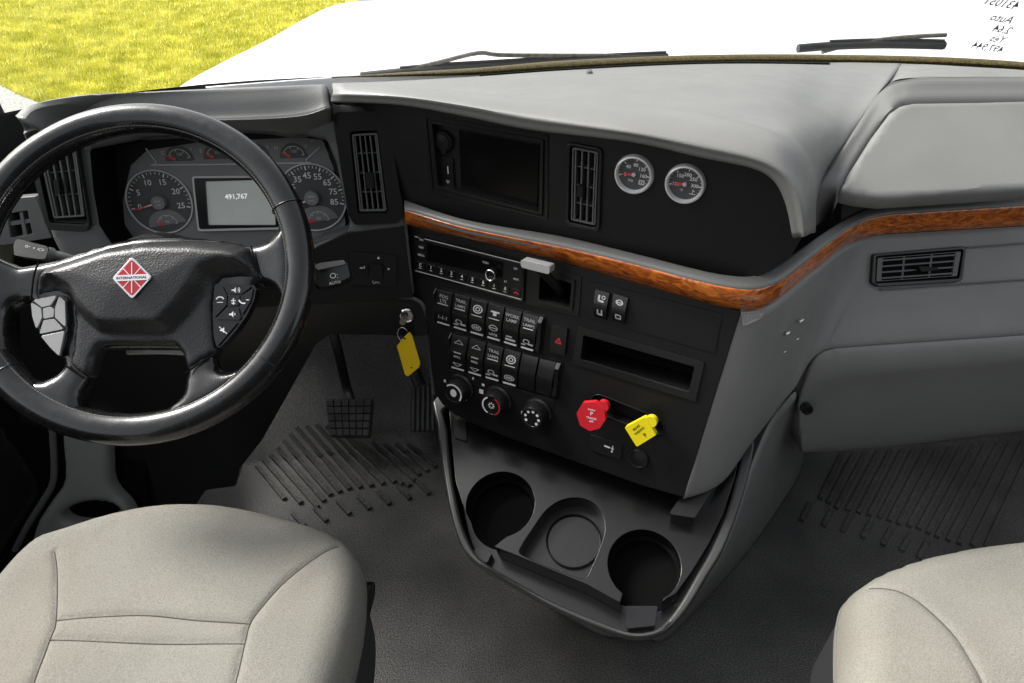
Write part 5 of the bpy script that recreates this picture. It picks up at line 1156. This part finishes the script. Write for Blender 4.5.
ps_s = [[(874, 580), (897, 588), (917, 599), (937, 617), (955, 637), (972, 664), (985, 690), (1010, 760)], [(1180, 560), (1150, 620), (1120, 700), (1090, 770)]]
seat('passenger_seat', 'grey-beige cloth passenger seat, only its rounded front corner showing beside the pedestal floor', ps_o, ps_s, .475)
# ================================================================== door side
dp = thing('door_panel', 'dark cab door panel and window post tinted with grass bounce light beside the steering wheel', 'door panel', (-.98, .6, 0))
mb = MB(); DX = Plane((-.98, 0, 0), (1, 0, 0), (0, 1, 0)); mb.prism(DX, [(-.3, 0), (1.5, 0), (1.5, .72), (1.0, .80), (-.3, .80)], -.05, 0); mb.build('panel', M['blackflat'], dp, bevel=.01)
mb = MB(); mb.puff(DX, rnd([(.2, .12), (1.05, .15), (1.05, .38), (.2, .42)], .04, 4), 0, lambda U, V, D: .05*np.sqrt(1-(1-np.clip(D/.05, 0, 1))**2), .03); mb.build('map_pocket', M['semi'], dp, smooth=60)
mb = MB(); mb.tube([Xp(-8, 96, -.86), Xp(4, 119, -.86), Xp(19, 136, -.86), Xp(28, 160, -.86)], .007, 8); mb.build('door_seal', M['rubber'], dp, smooth=60)
mb = MB(); pr = [Xp(-20, 112, -.87), Xp(4, 124, -.87), Xp(20, 140, -.87), Xp(30, 175, -.87), Xp(36, 220, -.87)]
mb.surf([pr, [p+Vector((-.02, -.05, -.03)) for p in pr], [p+Vector((-.05, -.13, -.12)) for p in pr]], 4, 3); mb.build('window_post', M['pillar'], dp, smooth=60, face=True, solid=.006)
# ================================================================== windshield and outside
wsb = [Zp(x, y, .93) for x, y in ((-120, 150), (30, 112), (200, 90), (330, 80), (395, 77), (480, 73), (560, 67), (660, 62), (740, 60), (820, 60), (930, 62), (1024, 67), (1110, 76))]
wsb = [p+Vector((0, .02, 0)) for p in wsb]
wst = [Vector((p.x*.94, p.y-.30, 1.72)) for p in wsb]
wsm = [a.lerp(b, .5)+Vector((0, .015, 0)) for a, b in zip(wsb, wst)]
ws = thing('windshield', 'clear cab windshield with a glare-tinted bottom seal and handwriting showing mirrored', 'windshield', (.1, 1.4, .93))
mb = MB(); mb.surf([wsb, wsm, wst], 4, 4); mb.build('pane', M['glass'], ws, smooth=80, face=True)
cw = wsb[3:]; tp = [min(1, .12+i/3.2) for i in range(len(cw))]
cwu = [p+Vector((0, .016*t, .004*t)) for p, t in zip(cw, tp)]
mb = MB(); mb.surf([[p+Vector((0, .004, -.012*t)) for p, t in zip(cw, tp)], [p+Vector((0, -.006*t, -.002*t)) for p, t in zip(cw, tp)], [p+Vector((0, .004*t, .004*t)) for p, t in zip(cw, tp)], cwu], 5, 3); mb.build('seal', M['cowl'], ws, smooth=60, face=True, solid=.002)
WSP = Plane(wsb[10].lerp(wst[10], .1), (wst[10]-wsb[10]).cross(wsb[11]-wsb[9]), None)
if WSP.n.y > 0: WSP = Plane(WSP.o, -WSP.n)
WI = WSP.off(.004)
wr = MB(); M['marker'] = mat('grey_marker', (.09, .09, .095), .7)
for t, x, y, s in (('431051', 1001, 3, .0225), ('Auto', 1001.5, 18.5, .0215), ('2.64', 1001.5, 29.5, .0205), ('Yes', 997.5, 39, .020), ('497,944', 987, 47.5, .020)):
    u, v = WI.uv(x, y); wr.text(WI, t, u, v, s, .0006, rot=math.radians(-9), mirror=True, shear=-.18, bold=.00022)
wr.build('window_writing', M['marker'], ws, smooth=0)
# wipers outside the glass
def wiper(label, blade, arm):
    t = thing('wiper', label, 'wiper', wpt(*blade[0]), 'windshield wipers')
    b = MB(); b.tube([wpt(*p) for p in blade], .010, 8, sub=3); b.tube([wpt(x, y-4.5) for x, y in blade[1:]], .004, 8, sub=3); b.build('blade', M['rubber'], t, smooth=60)
    b = MB(); b.tube([wpt(x, y) for x, y in arm], .005, 8, sub=4); b.build('arm', M['wiperarm'], t, smooth=60)
M['wiperarm'] = mat('worn_wiper_arm', (.10, .095, .075), .5, .6, 90, var=.4, vscale=90)
def wpt(x, y): return Yp(x, y, 1.60)
wiper('long wiper parked low across the middle of the windshield', [(361, 76.5), (400, 72.5), (440, 69), (500, 65.5), (560, 62), (620, 59), (666, 57)], [(410, 69), (440, 62), (478, 53), (500, 55), (560, 55.5), (668, 55.5)])
wiper('short wiper parked beside the mirrored window writing', [(798, 48.5), (830, 46), (870, 44.5), (905, 44.5), (944, 45.5)], [(822, 52), (850, 45), (882, 39.5), (915, 36.5), (946, 35)])
# cowl below the wipers
mb = MB(); c0 = [p+Vector((0, .012, -.004)) for p in wsb[2:]]; c1_ = [p+Vector((0, .08, -.13)) for p in wsb[2:]]; c2_ = [p+Vector((0, .22, -.24)) for p in wsb[2:]]
cw_ = thing('cowl', 'white painted cowl strip outside the windshield base under the wipers', 'cowl', (.2, 1.6, .8))
mb.surf([c0, c1_, c2_], 4, 3); mb.build('cowl_strip', M['paintwhite'], cw_, smooth=60, face=True, solid=.003)
# hood
hd = thing('truck_hood', 'broad white truck hood beyond the windshield', 'hood', (.4, 3, 0))
rows = []
for y, zc, zl, xl, xr in ((1.62, .74, .60, -1.02, 3.3), (2.232, .76, .70, -.924, 3.3), (3.0, .75, .70, -.80, 3.3), (3.86, .72, .70, -.655, 3.3), (4.5, .66, .6, -.56, 3.2), (4.75, .5, .4, -.5, 3.1)):
    row = [Vector((xl-.10, y, zl-.9)), Vector((xl-.03, y, zl-.18)), Vector((xl, y, zl-.02))]
    for f in (.06, .2, .35, .5, .65, .8, .94): row.append(Vector((xl+(xr-xl)*f, y, zl+(zc-zl)*(1-abs(2*f-1)**2.2)+.015*math.exp(-((f-.5)/.12)**2))))
    row += [Vector((xr, y, zl-.02)), Vector((xr+.1, y, zl-.9))]; rows.append(row)
mb = MB(); mb.surf(rows, 4, 4); mb.build('hood_skin', M['paintwhite'], hd, smooth=60, face=True, solid=.004)
# ground, gravel and grass
GZ = -1.2
mb = MB(); mb.loft([[Vector((-90, -30, GZ)), Vector((90, -30, GZ))], [Vector((-90, 160, GZ)), Vector((90, 160, GZ))]]); mb.build('ground', M['asphalt'], kind='structure', smooth=0, face=True)
lw = [Zp(x, y, GZ) for x, y in ((-500, 300), (345, 112), (360, -20), (300, -50), (-300, -50), (-1500, -30))]
mb = MB(); mb.prism(HP(GZ), [(p.x, p.y) for p in lw], -.02, .006); mb.build('lawn', M['ground'], kind='structure', smooth=0)
gp = [Zp(x, y, GZ+.004) for x, y in ((-160, 60), (-60, 72), (0, 86), (22, 97), (46, 106), (90, 150), (40, 260), (-300, 260))]
mb = MB(); mb.prism(HP(GZ), [(p.x, p.y) for p in gp], -.02, .02); mb.build('gravel_path', M['gravel'], kind='structure', smooth=0)
rg = random.Random(11); mb = MB(); gpp = [(p.x, p.y) for p in gp]
vs, fs = [], []
cand = []
for _ in range(90000):
    px, py = rg.uniform(-30, 345), rg.uniform(-14, 112)
    p = Zp(px, py, GZ)
    if p.y > 45: continue
    cand.append((p.x, p.y))
insd = inside(cand, gpp)
for (x, y), i_ in zip(cand, insd):
    if i_: continue
    a = rg.uniform(0, 6.28); hgt = rg.uniform(.05, .13); w__ = rg.uniform(.006, .014)*(1+y*.05); le = rg.uniform(.02, .09)
    dx, dy = math.cos(a), math.sin(a); lx, ly = rg.uniform(-1, 1)*le, rg.uniform(-1, 1)*le; b = len(vs)
    vs += [Vector((x-dx*w__, y-dy*w__, GZ)), Vector((x+dx*w__, y+dy*w__, GZ)), Vector((x+lx, y+ly, GZ+hgt))]; fs.append((b, b+1, b+2))
mb.v, mb.f = vs, fs
mb.build('grass', M['blade'], kind='stuff', smooth=0, weld=False, cat='grass', label='short bright yellow-green grass lawn beside the hood')
# passenger side of the cab
mb = MB(); mb.prism(Plane((1.62, 0, 0), (-1, 0, 0), (0, -1, 0)), [(-1.45, 0), (1.1, 0), (1.1, .86), (-1.45, .86)], -.05, 0); mb.build('side_wall', M['blackflat'], kind='structure', bevel=.008)
